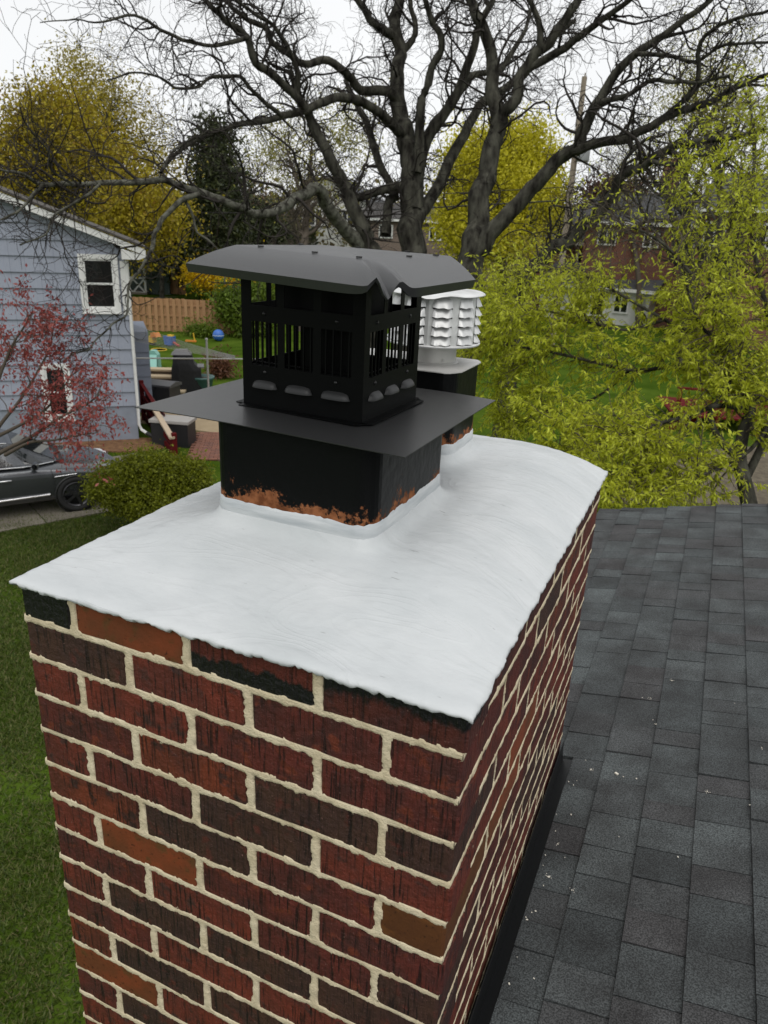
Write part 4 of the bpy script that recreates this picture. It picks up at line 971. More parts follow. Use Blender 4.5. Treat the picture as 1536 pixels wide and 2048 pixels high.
# covered barbecue
gp = place(375, 782); dkm = mat('black cover cloth', (0.012, 0.0125, 0.014), .6, spec=.3, bump=.02, bscale=6); gym = mat('grey cover top', (0.13, 0.13, 0.135), .6, bump=.015, bscale=6)  # hood cover and side shelf in a lighter grey than the cloth
bbq = thing('barbecue', 'barbecue grill under a black fabric cover on the patio', 'barbecue', gp, VIEW + .25)
mb = MB(); sec = [(0, .50, .34, 0), (.75, .47, .32, 0), (.95, .34, .30, -.08), (1.22, .30, .24, -.10), (1.36, .2, .14, -.12)]
vs = [];
for z, hx, hy, ox in sec: vs += [(ox - hx, -hy, z), (ox - hx * .5, -hy - .03, z), (ox + hx * .5, -hy - .03, z), (ox + hx, -hy, z), (ox + hx, hy, z), (ox - hx, hy, z)]
mb.add(vs, [(k * 6 + i, k * 6 + (i + 1) % 6, k * 6 + 6 + (i + 1) % 6, k * 6 + 6 + i) for k in range(4) for i in range(6)] + [(24, 25, 26, 27, 28, 29)]); mb.obj('cover', dkm, bbq)
mb = MB(); mb.add([(-.46, -.29, 1.235), (.18, -.29, 1.235), (.2, .2, 1.24), (-.44, .2, 1.24), (-.30, -.15, 1.38), (.06, -.15, 1.38), (.06, .12, 1.38), (-.3, .12, 1.38)], [(0, 1, 5, 4), (1, 2, 6, 5), (2, 3, 7, 6), (3, 0, 4, 7), (4, 5, 6, 7)]); mb.obj('hood_cover', gym, bbq)
mb = MB(); mb.box((.36, 0, .84), (.42, .6, .04)); mb.obj('side_shelf', gym, bbq)
# storage boxes
db = thing('storage_box', 'black plastic storage box beside the blue wing wall', 'storage box', place(318, 812), VIEW - .25)
bxm = mat('black plastic', (0.016, 0.016, 0.018), .5); mb = MB(); mb.box((0, 0, .33), (1.15, .62, .66)); mb.obj('bin', bxm, db)
mb = MB(); mb.extrude([(-.62, -.35, .66), (-.62, .35, .66), (-.62, .35, .74), (-.62, .0, .80), (-.62, -.35, .72)], (1.24, 0, 0)); mb.obj('lid', mat('dark grey plastic', (0.06, 0.06, 0.065), .45), db)
mb = MB(); mb.box((0, -.36, .60), (.2, .03, .05)); mb.obj('latch', bxm, db)
d2 = thing('storage_bench', 'dark storage bench with a pale top near the red railing', 'bench', place(349, 888), VIEW - .1)
mb = MB(); mb.box((0, 0, .3), (.95, .55, .6)); mb.obj('box', bxm, d2); mb = MB(); mb.box((0, 0, .64), (1.02, .62, .07)); mb.obj('top', mat('pale plastic', (.36, .34, .32), .6), d2)
# timber steps
st = thing('garden_steps', 'timber garden steps climbing from the patio to the lawn', 'steps', place(322, 790), VIEW + .1)
stm = mat('sand step', (0.44, 0.35, 0.23), .9)
for i in range(4): mb = MB(); mb.box((0, .2 + i * .38, .10 + i * .16), (1.5, .42, .06)); mb.obj('tread', stm, st); mb = MB(); mb.box((0, .05 + i * .38, .01 + i * .16), (1.5, .05, .16)); mb.obj('riser', mat('step riser', (.09, .065, .045), .9), st)
# red stair railing with lattice
rl0, rl1 = gnd(288, 842), gnd(352, 918)
redm = mat('barn red paint', (0.10, 0.009, 0.010), .8, spec=.1); rr = thing('stair_railing', 'dark red wooden stair railing with pale handrail beside the downspout', 'railing', tuple(rl0), math.atan2(*(rl1 - rl0)[1::-1]))
Lr = np.linalg.norm((rl1 - rl0)[:2])
for xx, hh in ((0, 1.15), (Lr * .55, .85), (Lr * .98, .62)): mb = MB(); mb.box((xx, 0, hh / 2), (.11, .11, hh)); mb.obj('post', redm, rr)
mb = MB(); mb.beam((0, 0, 1.08), (Lr * .55, 0, .78), .09, .05); mb.obj('top_rail', redm, rr)
mb = MB(); mb.beam((Lr * .5, -.06, .80), (Lr, -.06, .52), .13, .05); mb.obj('handrail', mat('bare timber', (.48, .38, .27), .8), rr)
for zz in (.18, .45, .72): mb = MB(); mb.beam((0, 0, zz), (Lr * .98, 0, zz - .08 - .2 * zz), .05, .12); mb.obj('slat', redm, rr)
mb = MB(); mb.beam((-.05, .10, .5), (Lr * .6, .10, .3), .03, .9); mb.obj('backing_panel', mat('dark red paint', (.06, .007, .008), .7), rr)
# clothes line: post, wire, strung lines
mt = mat('galvanised', (0.38, 0.38, 0.37), .5, metal=.6)
pp = gnd(418, 800); post = thing('clothes_post', 'thin grey metal post standing beyond the covered barbecue', 'post', tuple(pp))
mb = MB(); mb.tube([(0, 0, 0), (0, 0, 1.9)], .035, 8); mb.obj('pole', mt, post, True)
mb = MB(); mb.lathe([(.05, 1.9), (.045, 1.93), (.0001, 1.945)], 10); mb.obj('cap', mt, post)
wd_ = mat('wire', (0.30, 0.30, 0.29), .5, metal=.4); cb = MB()
A = at(262, 648, 19.6); Bp = at(470, 712, 21.5)
for i in range(9):
    a = A + np.array([0, 0, -.052 * i]); b_2 = Bp + np.array([0, 0, -.010 * i]); pts = [a + (b_2 - a) * t + np.array([0, 0, -.05 * math.sin(math.pi * t)]) for t in np.linspace(0, 1, 6)]; cb.tube(pts, .006, 4)
o = cb.obj('clothes_line', wd_); tag(o, 'bundle of thin grey clothes lines fanning out from the blue house', 'clothes line')
cb = MB(); a = at(264, 716, 19.8); b_2 = at(520, 718, 22.5); cb.tube([a, (a + b_2) / 2, b_2], .022, 5); o = cb.obj('pipe_rail', mt); tag(o, 'single horizontal grey pipe strung across the backyard', 'pipe')
# toys and pots on the lawn
def blobm(name, col, r=.5): return mat(name, col, r)
ty = thing('toy_slide', 'pale turquoise plastic toy slide at the top of the steps', 'toy slide', place(307, 738), VIEW); ty.scale = (.62,) * 3; tq = blobm('turquoise plastic', (0.22, 0.44, 0.38))
mb = MB(); mb.extrude([(-.35, 0, 0), (.35, 0, 0), (.30, 0, .85), (.12, 0, 1.1), (-.15, 0, 1.1), (-.35, 0, .8)], (0, .5, 0)); mb.obj('ladder_panel', tq, ty)
mb = MB(); mb.extrude([(-.28, -.01, .8), (.25, -.01, .8), (.5, -1.0, .12), (0, -1.0, .12)], (0, .02, .07)); mb.obj('chute', tq, ty)
ylm = blobm('yellow plastic', (0.62, 0.40, 0.03)); orm = blobm('orange plastic', (0.6, 0.2, 0.03)); blm = blobm('blue plastic', (0.03, 0.12, 0.42)); rdm = blobm('red plastic', (0.42, 0.05, 0.04))
def toy(name, label, cat, px, py, parts):
    t = thing(name, label, cat, place(px, py), rnd.uniform(-.5, .5)); t.scale = (.62,) * 3
    for nm, fn, m in parts: mbx = MB(); fn(mbx); mbx.obj(nm, m, t)
    return t
toy('toy_truck', 'yellow and orange toy truck lying on the grass', 'toy', 305, 690, [('cab', lambda q: q.extrude([(-.2, -.2, .2), (.25, -.2, .2), (.2, -.2, .6), (-.1, -.2, .65)], (0, .4, 0)), ylm), ('bucket', lambda q: q.extrude([(.05, -.22, .55), (.75, -.22, .65), (.55, -.22, .95), (.1, -.22, .9)], (0, .44, 0)), orm), ('wheel', lambda q: q.lathe([(.15, 0), (.15, .1)], 12, (-.1, -.15, .1)), mat('toy black', (.02, .02, .02), .6)), ('wheel', lambda q: q.lathe([(.15, 0), (.15, .1)], 12, (.3, -.15, .1)), mat('toy black', (.02, .02, .02), .6))])
toy('toy_wagon', 'blue toy wagon with a red handle lying on the grass', 'toy', 340, 692, [('tub', lambda q: q.extrude([(-.3, -.25, .1), (.3, -.25, .1), (.36, -.25, .7), (-.36, -.25, .7)], (0, .5, 0)), blm), ('handle', lambda q: q.beam((.3, 0, .3), (1.0, -.3, .12), .14, .1), rdm), ('seat', lambda q: q.box((.1, 0, .75), (.4, .3, .1)), ylm)])
toy('toy_hoop', 'flat yellow ring toy lying left of the blue wagon', 'toy', 318, 700, [('ring', lambda q: q.lathe([(.5, .03), (.53, .06), (.56, .03), (.53, 0), (.5, .03)], 20), ylm)])
toy('toy_scooter', 'tan toy scooter beneath the clothes lines', 'toy', 382, 686, [('deck', lambda q: q.box((0, 0, .15), (.8, .2, .12)), orm), ('stem', lambda q: q.beam((.3, 0, .15), (.2, 0, .75), .07, .07), ylm)])
bl = thing('ball', 'small blue ball on the grass near the fence', 'ball', place(437, 682)); mb = MB(); mb.lathe([(max(.0001, .27 * math.sin(t)), .27 - .27 * math.cos(t)) for t in np.linspace(0, math.pi, 9)], 14); mb.obj('shell', blm, bl, True)
mb = MB(); mb.lathe([(.271, .255), (.274, .27), (.271, .285)], 14); mb.obj('stripe', mat('ball stripe', (.5, .6, .7), .4), bl)
pot = thing('planter', 'teal planter pot on the patio right of the barbecue', 'planter', place(405, 782)); mb = MB(); mb.lathe([(.26, 0), (.30, .05), (.38, .42), (.41, .44), (.41, .5), (.35, .5), (.33, .44)], 20); mb.obj('pot', mat('teal glaze', (0.05, 0.12, 0.11), .4), pot, True)
mb = MB(); mb.lathe([(.34, .43), (.0001, .46)], 16); mb.obj('soil', mat('soil', (.04, .03, .02), .95), pot)
# ------------------------------------------------------------------ vegetation helpers
def leaf_quads(cen, size, asp, seed, droop=0.0, dirs=None):
    """one folded leaf (2 quads sharing a midrib would be 4 tris; a single kite here) per centre"""
    r = np.random.RandomState(seed); n = len(cen)
    d = r.normal(size=(n, 3)) if dirs is None else dirs + r.normal(size=(n, 3)) * .45
    d[:, 2] -= droop; d /= np.linalg.norm(d, axis=1, keepdims=True) + 1e-9
    q = r.normal(size=(n, 3)); s = np.cross(d, q); s /= np.linalg.norm(s, axis=1, keepdims=True) + 1e-9
    L_ = (size * (0.6 + 0.8 * r.rand(n)))[:, None]; Wd = L_ * asp
    v = np.stack([cen, cen + d * L_ * .45 + s * Wd * .5, cen + d * L_, cen + d * L_ * .45 - s * Wd * .5], 1).reshape(-1, 3)
    return v, np.arange(n * 4).reshape(n, 4)
def blob_points(blobs, per, seed, shell=0.55, sub=None):
    """clumps spread through ellipsoids: returns leaf centres"""
    r = np.random.RandomState(seed); out = []
    for (c, rad, k) in blobs:
        c = np.array(c); rad = np.array(rad, float)
        u = r.normal(size=(k, 3)); u /= np.linalg.norm(u, axis=1, keepdims=True); t = (shell + (1 - shell) * r.rand(k, 1)) * (0.82 + 0.3 * r.rand(k, 1))
        cc = c + u * rad * t; spread = (sub if sub else rad.mean() * .13)
        p = cc[:, None, :] + r.normal(size=(k, per, 3)) * spread * (0.5 + r.rand(k, 1, 1)); out.append(p.reshape(-1, 3))
    return np.concatenate(out)
def grow(parents, rad, n, length, steps, wob, rootfrac, rr, seed, up=0.0, tip=0.25, tmin=0.1, spreadang=1.0):
    """n side branches from polylines parents (N,K,3); contorted random walk"""
    r = np.random.RandomState(seed); N, K, _ = parents.shape
    seg = np.linalg.norm(parents[:, -1] - parents[:, 0], axis=1) + 1e-3; w_ = seg / seg.sum()
    pi = r.choice(N, n, p=w_); t = tmin + (1 - tmin) * r.rand(n) ** .8; x = t * (K - 1); k = np.minimum(x.astype(int), K - 2); f = (x - k)[:, None]
    p0 = parents[pi, k] * (1 - f) + parents[pi, k + 1] * f; r0 = rad[pi, k] * (1 - f[:, 0]) + rad[pi, k + 1] * f[:, 0]
    tan = parents[pi, k + 1] - parents[pi, k]; tan /= np.linalg.norm(tan, axis=1, keepdims=True) + 1e-9
    q = r.normal(size=(n, 3)); q -= tan * (q * tan).sum(1, keepdims=True); q /= np.linalg.norm(q, axis=1, keepdims=True) + 1e-9
    d = tan * 0.75 + q * spreadang; d[:, 2] += up; d /= np.linalg.norm(d, axis=1, keepdims=True)
    L_ = length * (0.45 + 0.9 * r.rand(n)) * (1 - .35 * t); st = (L_ / steps)[:, None]
    P = np.zeros((n, steps + 1, 3)); P[:, 0] = p0; cur = r.normal(size=(n, 3)) * wob
    for i in range(steps):
        cur = cur * .35 + r.normal(size=(n, 3)) * wob; d = d + cur; d[:, 2] += up * .25; d /= np.linalg.norm(d, axis=1, keepdims=True); P[:, i + 1] = P[:, i] + d * st
    ra = np.minimum(r0 * rootfrac, rr * (0.7 + .6 * r.rand(n))); R_ = ra[:, None] * np.linspace(1, tip, steps + 1)[None, :]
    return P, R_
def cat(meshes):
    vs = []; fs = []; b = 0
    for v, f in meshes: vs.append(v); fs.append(f + b); b += len(v)
    return np.concatenate(vs), np.concatenate(fs)
barkm = mat('dark bark', (0.014, 0.0125, 0.0105), .92, spec=.1, var=(0.075, 0.073, 0.058), scale=7, bump=.07, bscale=14, stretch=(1, 1, .35), detail=7)
lichm = mat('lichened bark', (0.030, 0.028, 0.022), .92, spec=.15, var=(0.135, 0.135, 0.11), scale=9, bump=.02, bscale=20, detail=7)
twigm = mat('twig', (0.030, 0.026, 0.023), .9, spec=.15)
twigp = mat('pale twig', (0.085, 0.07, 0.055), .9, spec=.15)

def limb_line(pts, depth):
    """traced limb: rows (px, py, radius px[, depth]) -> world polyline with radius"""
    out = []; n = len(pts)
    for i, p in enumerate(pts):
        dd = depth if not hasattr(depth, '__len__') else depth[0] + (depth[1] - depth[0]) * i / (n - 1)
        w_ = at(p[0], p[1], dd); out.append((*w_, p[2] * dd / CF))
    return smoothline(out, 4)
def resample(l, K):
    x = np.linspace(0, len(l) - 1, K); return np.stack([np.interp(x, np.arange(len(l)), l[:, j]) for j in range(4)], 1)
def traced_tree(name, label, base_px, base_d, limbs, seed, twn=(70, 420, 1900), rootdrop=True, trunk_n=0, lich=()):
    b = at(base_px[0], base_px[1], base_d); t = thing(name, label, 'tree', (b[0], b[1], GZ)); off = np.array([b[0], b[1], GZ]); rs = np.random.RandomState(seed)
    lines = []
    for i, (pts, dep) in enumerate(limbs):
        l = limb_line(pts, dep)
        if i > 0 or True:
            K = len(l); jit = np.array([[noise.noise((k * .45, i * 7.3, a * 3.1)) for a in range(3)] for k in range(K)]); env = np.minimum(1, np.arange(K) / 5)[:, None]
            l[:, :3] += jit * env * (l[:, 3:4] * 0.45 + .014)
        if i == trunk_n: l = np.vstack([[l[0, 0] , l[0, 1], GZ - .1, l[0, 3] * 1.35], [l[0, 0], l[0, 1], (GZ + l[0, 2]) / 2, l[0, 3] * 1.12], l]) if rootdrop and l[0, 2] > GZ + .3 else l
        lines.append(l)
        v, f = tubes(l[None, :, :3] - off, l[None, :, 3], 9 if l[0, 3] > .06 else 6)
        # knobbly bark
        nm = 'trunk' if i == trunk_n else 'limb'
        obj(nm, mesh_np(nm, v, f, lichm if i in lich else barkm, True), t)
    main = np.stack([resample(l, 22) for l in lines]); P0, R0 = main[:, :, :3], main[:, :, 3]
    n1, n2, n3 = twn
    P1, R1 = grow(P0, R0, n1, 2.0, 11, .30, .55, .030, seed + 1, up=.10, tmin=.15, spreadang=.9)
    P2, R2 = grow(np.concatenate([P1, P1]), np.concatenate([R1, R1]), n2, 0.95, 8, .34, .6, .012, seed + 2, up=.04)
    P3, R3 = grow(P2, R2, n3, 0.45, 5, .36, .7, .0065, seed + 3, up=.0, tip=.5)
    P4, R4 = grow(P0, R0, n1 * 3, 0.9, 8, .33, .5, .012, seed + 4, up=.05)
    m = [tubes(P - off, np.maximum(R_, .0028), 4 if R_.max() > .01 else 3) for P, R_ in ((P1, R1), (P2, R2), (P3, R3), (P4, R4))]
    for q in m: pass
    fs4 = cat(m); o = obj('crown', mesh_np('crown', fs4[0], fs4[1], twigm, True), t); o['kind'] = 'stuff'
    return t

# ------------------------------------------------------------------ the big bare trees behind the chimney
A = [([(820, 640, 30), (823, 560, 28), (824, 500, 26), (823, 430, 25), (824, 370, 24), (822, 329, 22), (812, 280, 19), (801, 231, 17), (793, 170, 15), (800, 110, 13), (789, 49, 12), (800, 0, 10), (796, -60, 8)], 17),
     ([(832, 345, 12), (838, 280, 10), (843, 200, 9), (866, 134, 8), (886, 85, 7), (868, 49, 6), (850, 0, 5), (845, -40, 4)], (16.8, 15.5)),
     ([(830, 420, 14), (843, 300, 12), (868, 250, 10), (898, 213, 9), (923, 177, 8), (947, 152, 7), (985, 140, 5), (1020, 120, 4)], (16.9, 18)),
     ([(828, 455, 14), (843, 426, 13), (874, 378, 12), (898, 323, 11), (929, 268, 10), (959, 213, 9), (990, 189, 8), (1026, 164, 7), (1063, 116, 6), (1105, 79, 5), (1150, 40, 4)], (16.9, 19)),
     ([(832, 350, 12), (862, 262, 11), (904, 207, 10), (929, 146, 9), (947, 91, 8), (959, 49, 7), (985, 0, 6), (1000, -40, 5)], (17, 16)),
     ([(812, 275, 12), (789, 256, 10), (758, 225, 9), (710, 201, 9), (661, 198, 8.5), (612, 219, 8), (565, 232, 7), (500, 245, 5.5), (440, 260, 5), (360, 300, 4), (322, 345, 3)], (17, 13)),
     ([(612, 219, 8), (585, 185, 8), (550, 155, 8), (510, 125, 8), (495, 75, 7), (450, 40, 6), (410, 0, 5), (380, -30, 4)], (14.6, 13)),
     ([(565, 232, 5), (530, 205, 4.5), (500, 175, 4), (480, 155, 4), (425, 155, 3.5), (390, 175, 3), (350, 175, 3), (320, 155, 2.5), (270, 145, 2), (215, 160, 1.5)], (14.2, 11.5)),
     ([(803, 215, 11), (783, 185, 10), (722, 183, 9), (704, 158, 8.5), (685, 140, 8), (645, 120, 7.5), (610, 130, 7), (575, 110, 6.5), (545, 85, 6), (535, 60, 5.5), (500, 40, 5), (465, 15, 4.5), (430, -20, 4)], (17, 14)),
     ([(592, 195, 6), (595, 140, 5), (570, 85, 5), (540, 45, 4), (505, 25, 3.5), (470, 0, 3)], (14.6, 13.5)),
     ([(790, 70, 10), (770, 62, 9), (752, 49, 8), (728, 18, 7), (705, -15, 6)], (17, 16)),
     ([(495, 75, 5), (440, 90, 4), (380, 85, 4), (320, 60, 3.5), (270, 30, 3), (205, 45, 2), (150, 40, 1.5), (80, 45, 1)], (13.2, 11)),
     ([(800, 110, 8), (830, 70, 6), (825, 30, 5), (815, -20, 4)], 17)]
traced_tree('bare_tree', 'bare tree whose thick upright trunk rises straight behind the black chimney cap', (820, 640), 17, A, 100, (120, 850, 3600))
E_ = [([(748, 520, 22), (734, 480, 18), (722, 451, 15), (691, 378, 13), (673, 341, 12), (643, 286, 11), (618, 231, 9), (598, 190, 7), (580, 140, 5)], (16.2, 15)),
      ([(735, 505, 17), (697, 469, 14), (668, 435, 13), (650, 405, 13), (637, 378, 11), (600, 390, 11), (565, 415, 10), (520, 430, 9), (480, 415, 8), (425, 395, 7.5), (365, 375, 7), (320, 358, 6.5), (260, 365, 6), (200, 368, 5), (145, 368, 5), (85, 370, 4.5), (50, 350, 3), (0, 340, 2.5), (-40, 330, 2)], (16.2, 9.5)),
      ([(400, 388, 6), (360, 402, 5.5), (326, 437, 5), (312, 464, 5), (305, 495, 4.5), (295, 516, 4), (275, 545, 3.2), (257, 568, 3), (256, 600, 2.5), (254, 629, 2.2), (225, 649, 2), (195, 678, 1.8), (176, 700, 1.8), (145, 709, 1.6), (121, 725, 1.2)], (12.0, 11)),
      ([(371, 402, 3.5), (385, 430, 3), (395, 464, 2.6), (426, 489, 2), (445, 520, 1.6), (450, 570, 1.2)], (12, 12.5)),
      ([(85, 370, 3.5), (60, 395, 3), (40, 420, 2.6), (0, 440, 2)], (10, 9.5)), ([(200, 368, 3.2), (170, 395, 2.8), (110, 430, 2.6), (90, 470, 2), (40, 490, 1.6)], (10.7, 10.2)),
      ([(770, 470, 10), (780, 400, 9), (789, 390, 8), (758, 329, 8), (740, 262, 7), (716, 213, 6), (690, 160, 4)], (17, 18)),
      ([(815, 370, 10), (770, 378, 9), (722, 392, 8), (690, 400, 8)], (17.2, 16)),
      ([(322, 345, 3), (340, 310, 2.8), (365, 290, 2.6), (420, 262, 2.4)], (10.8, 12)),
      ([(145, 368, 3.2), (105, 340, 2.8), (95, 300, 2.4), (60, 260, 2), (40, 215, 1.5)], (10.3, 9.5))]
traced_tree('bare_tree', 'low leaning bare tree with one long pale lichened bough reaching left over the blue house', (748, 560), 16.2, E_, 200, (100, 480, 1700), lich=(1, 2, 3, 4, 5))
B = [([(935, 600, 28), (945, 520, 26), (953, 440, 23), (971, 353, 20), (990, 274, 18), (998, 237, 17), (984, 183, 14), (984, 110, 12), (965, 55, 11), (947, 18, 10), (929, -30, 8)], 15),
     ([(994, 262, 16), (1004, 230, 13), (1026, 207, 12), (1041, 158, 11), (1069, 116, 11), (1105, 73, 10), (1136, 30, 9), (1165, -20, 8)], (15, 14)),
     ([(1085, 98, 8), (1081, 91, 7), (1075, 37, 6), (1057, 0, 5), (1045, -40, 4)], (14.4, 14)),
     ([(1060, 135, 8), (1118, 104, 8), (1166, 67, 7), (1209, 37, 6), (1258, 0, 5), (1300, -40, 4)], (14.5, 13)),
     ([(945, 540, 20), (959, 499, 18), (990, 457, 17), (1051, 390, 15), (1087, 347, 14), (1130, 311, 13), (1160, 290, 13), (1172, 244, 11), (1200, 195, 10), (1233, 146, 9), (1276, 104, 8), (1325, 73, 7), (1373, 37, 6), (1420, 0, 5), (1450, -40, 4)], (15, 12.5)),
     ([(1145, 300, 11), (1170, 296, 10), (1209, 283, 9.5), (1252, 280, 9), (1288, 259, 8.5), (1343, 228, 8), (1392, 213, 7), (1446, 189, 6), (1507, 158, 5), (1560, 145, 4)], (14, 12)),
     ([(1195, 205, 6), (1252, 192, 5), (1294, 164, 4.5), (1343, 164, 4), (1398, 164, 3.5), (1460, 150, 2.5)], (13.4, 12)),
     ([(1335, 230, 6), (1392, 171, 5), (1398, 91, 4.5), (1434, 55, 4), (1477, 37, 3.5), (1540, 20, 3)], (12.8, 11.5)),
     ([(1270, 108, 5), (1330, 110, 4), (1390, 125, 3.5), (1450, 90, 3), (1540, 85, 2.5)], (13, 12)),
     ([(990, 150, 7), (1010, 130, 6), (1050, 60, 4), (1060, 20, 3)], (15, 16))]
traced_tree('bare_tree', 'bare forked tree right of the chimney cap with two trunks parting at the ground', (938, 600), 15, B, 300, (90, 480, 1800))
Dt = [([(1030, 620, 18), (1050, 560, 16), (1081, 518, 15), (1136, 481, 14), (1185, 438, 13), (1221, 396, 11), (1246, 353, 10), (1288, 329, 9), (1331, 301, 8), (1373, 286, 7), (1453, 277, 6), (1530, 260, 4)], (14.5, 11.5)),
      ([(1300, 322, 5), (1350, 330, 4), (1400, 310, 3.5), (1470, 320, 2.5)], (12.4, 11.5)), ([(1240, 365, 5), (1250, 320, 4), (1290, 280, 3), (1330, 270, 2)], (13, 12.5))]
traced_tree('bare_tree', 'slanting bare tree bent low to the right in front of the utility pole', (1030, 640), 14.5, Dt, 400, (26, 110, 380))

# ------------------------------------------------------------------ leafy trees, bushes and hedges further off
def leafy(name, label, cat_, base, blobs, n, per, size, asp, m, seed, trunk_r=0.2, trunk_h=None, shell=.35, sub=None, group=None, limbs=14, bm=None, twigs=0):
    c = np.array(base, float); t = thing(name, label, cat_, tuple(c), 0, group)
    tot = sum(b[2] for b in blobs); bl = [(np.array(b[0]) - c, b[1], int(n * b[2] / tot)) for b in blobs]
    p = blob_points(bl, per, seed, shell, sub); v, f = leaf_quads(p, np.full(len(p), size), asp, seed + 1)
    obj('crown', mesh_np('crown', v, f, m), t)
    if trunk_r:
        top = np.mean([b[0] for b in bl], axis=0); hgt = trunk_h or top[2]
        tl = np.array([[0, 0, -.1, trunk_r * 1.2], [top[0] * .2, top[1] * .2, hgt * .35, trunk_r], [top[0] * .6, top[1] * .6, hgt * .7, trunk_r * .7], [top[0], top[1], hgt * 1.05, trunk_r * .35]])
        l = smoothline(tl, 4); parts = [tubes(l[None, :, :3], l[None, :, 3], 7)]
        P1, R1 = grow(l[None, :, :3], l[None, :, 3], limbs, max(b[1][2] for b in bl) * 1.5, 8, .14, .6, trunk_r * .5, seed + 3, up=.25, tmin=.3)
        parts.append(tubes(P1, R1, 5)); obj('trunk', mesh_np('trunk', *cat(parts[:1]), bm or barkm, True), t)
        lm_ = [parts[1]]
        if twigs:
            P2, R2 = grow(P1, R1, twigs, max(b[1][2] for b in bl) * .6, 6, .2, .6, trunk_r * .15, seed + 5, up=.12); lm_.append(tubes(P2, np.maximum(R2, .008), 3))
            P3, R3 = grow(P2, R2, twigs * 3, max(b[1][2] for b in bl) * .25, 5, .25, .6, trunk_r * .08, seed + 6, up=.1); lm_.append(tubes(P3, np.maximum(R3, .006), 3))
        obj('branches', mesh_np('branches', *cat(lm_), bm or barkm, True), t)
    return t
def bl(px, py, d, rx, ry, rz_, k=1.0):      # blob centred on the sight line through a pixel; radii in px
    c = at(px, py, d); s = d / CF; return (c, (rx * s, rz_ * s, ry * s), k)
def base_of(px, d): p = at(px, 700, d); return (p[0], p[1], GZ)
ylw = leafmat('yellow green spring leaves', [(0.36, 0.34, 0.016), (0.52, 0.48, 0.024), (0.66, 0.61, 0.045), (0.40, 0.37, 0.018)], .45)
olv = leafmat('olive spring leaves', [(0.20, 0.155, 0.012), (0.32, 0.26, 0.016), (0.44, 0.37, 0.025), (0.24, 0.15, 0.018)], .42)
pal = leafmat('pale budding leaves', [(0.22, 0.22, 0.05), (0.34, 0.33, 0.07), (0.27, 0.24, 0.07)], .35)
evg = leafmat('evergreen needles', [(0.018, 0.026, 0.010), (0.038, 0.050, 0.016), (0.065, 0.075, 0.024)], .15)
grn = leafmat('mid green leaves', [(0.06, 0.10, 0.010), (0.11, 0.165, 0.015), (0.15, 0.215, 0.02)], .4)
fors = leafmat('forsythia flowers', [(0.72, 0.50, 0.01), (0.85, 0.62, 0.02), (0.62, 0.42, 0.01)], .45)
purp = leafmat('purple red leaves', [(0.07, 0.022, 0.020), (0.12, 0.035, 0.03), (0.10, 0.045, 0.035)], .3)
brn = leafmat('brown buds', [(0.10, 0.055, 0.03), (0.14, 0.085, 0.04), (0.08, 0.05, 0.03)], .2)
leafy('yellow_tree', 'large olive yellow tree rising behind the blue house roof', 'tree', base_of(140, 44), [bl(60, 320, 44, 120, 110, 110, 1.3), bl(180, 350, 44, 130, 110, 110, 1.4), bl(120, 240, 44, 95, 75, 90, .7), bl(270, 430, 42, 120, 90, 100, 1.1), bl(30, 420, 43, 90, 80, 90, .7)], 3600, 16, .21, .55, olv, 11, .35, sub=.55, twigs=120)
leafy('yellow_tree', 'tall thin yellow leaved tree standing above the olive tree at upper left', 'tree', base_of(215, 47), [bl(190, 190, 48, 95, 60, 70, 1), bl(260, 260, 48, 90, 80, 80, .9), bl(300, 350, 47, 80, 70, 70, .7), bl(150, 130, 48, 50, 25, 30, .3)], 900, 14, .18, .5, leafmat('light yellow leaves', [(0.28, 0.23, 0.03), (0.36, 0.31, 0.05), (0.24, 0.19, 0.03)], .4), 21, .22, sub=.6, twigs=200, shell=.3)
leafy('evergreen_tree', 'dark upright evergreen tree left of the chimney cap', 'tree', base_of(432, 50), [bl(432, 300, 50, 34, 55, 34, .7), bl(432, 370, 50, 52, 70, 50, 1), bl(435, 440, 50, 66, 70, 60, 1.2), bl(440, 510, 50, 74, 60, 70, 1.2)], 1500, 16, .34, .35, evg, 31, .3, sub=.5, shell=.5)
for i, (px, py, d, rx, ry) in enumerate(((330, 470, 52, 70, 70), (520, 470, 54, 70, 55), (370, 500, 58, 60, 40))):
    leafy('evergreen_bush', ['broad dark evergreen behind the blue house eave', 'broad dark evergreen right of the upright evergreen', 'low dark evergreen behind the brown fence'][i], 'bush', base_of(px, d), [bl(px, py, d, rx, ry, rx)], 700, 16, .32, .4, evg, 41 + i, .15, sub=.5)
leafy('yellow_tree', 'bright yellow green tree behind the forked bare trunk', 'tree', base_of(1000, 46), [bl(960, 330, 46, 85, 75, 70, 1), bl(1040, 310, 47, 85, 70, 70, 1), bl(1000, 400, 46, 120, 80, 90, 1.2), bl(930, 430, 46, 75, 60, 60, .8), bl(1080, 410, 46, 60, 60, 60, .6), bl(990, 480, 45, 110, 50, 80, 1)], 4200, 18, .2, .55, ylw, 51, .32, sub=.5, twigs=100)
leafy('budding_tree', 'hazy budding tree filling the gap left of the upright trunk', 'tree', base_of(600, 40), [bl(560, 300, 42, 90, 90, 80, 1), bl(690, 270, 42, 100, 90, 80, 1), bl(620, 380, 42, 110, 60, 80, .8)], 700, 10, .16, .5, pal, 61, .25, sub=.5, twigs=420, shell=.1, bm=twigp)
leafy('budding_tree', 'hazy bare branched tree behind the dark evergreen', 'tree', base_of(480, 58), [bl(500, 380, 58, 90, 70, 80, 1)], 200, 8, .16, .5, brn, 65, .25, sub=.5, twigs=420, shell=.1, bm=twigp)
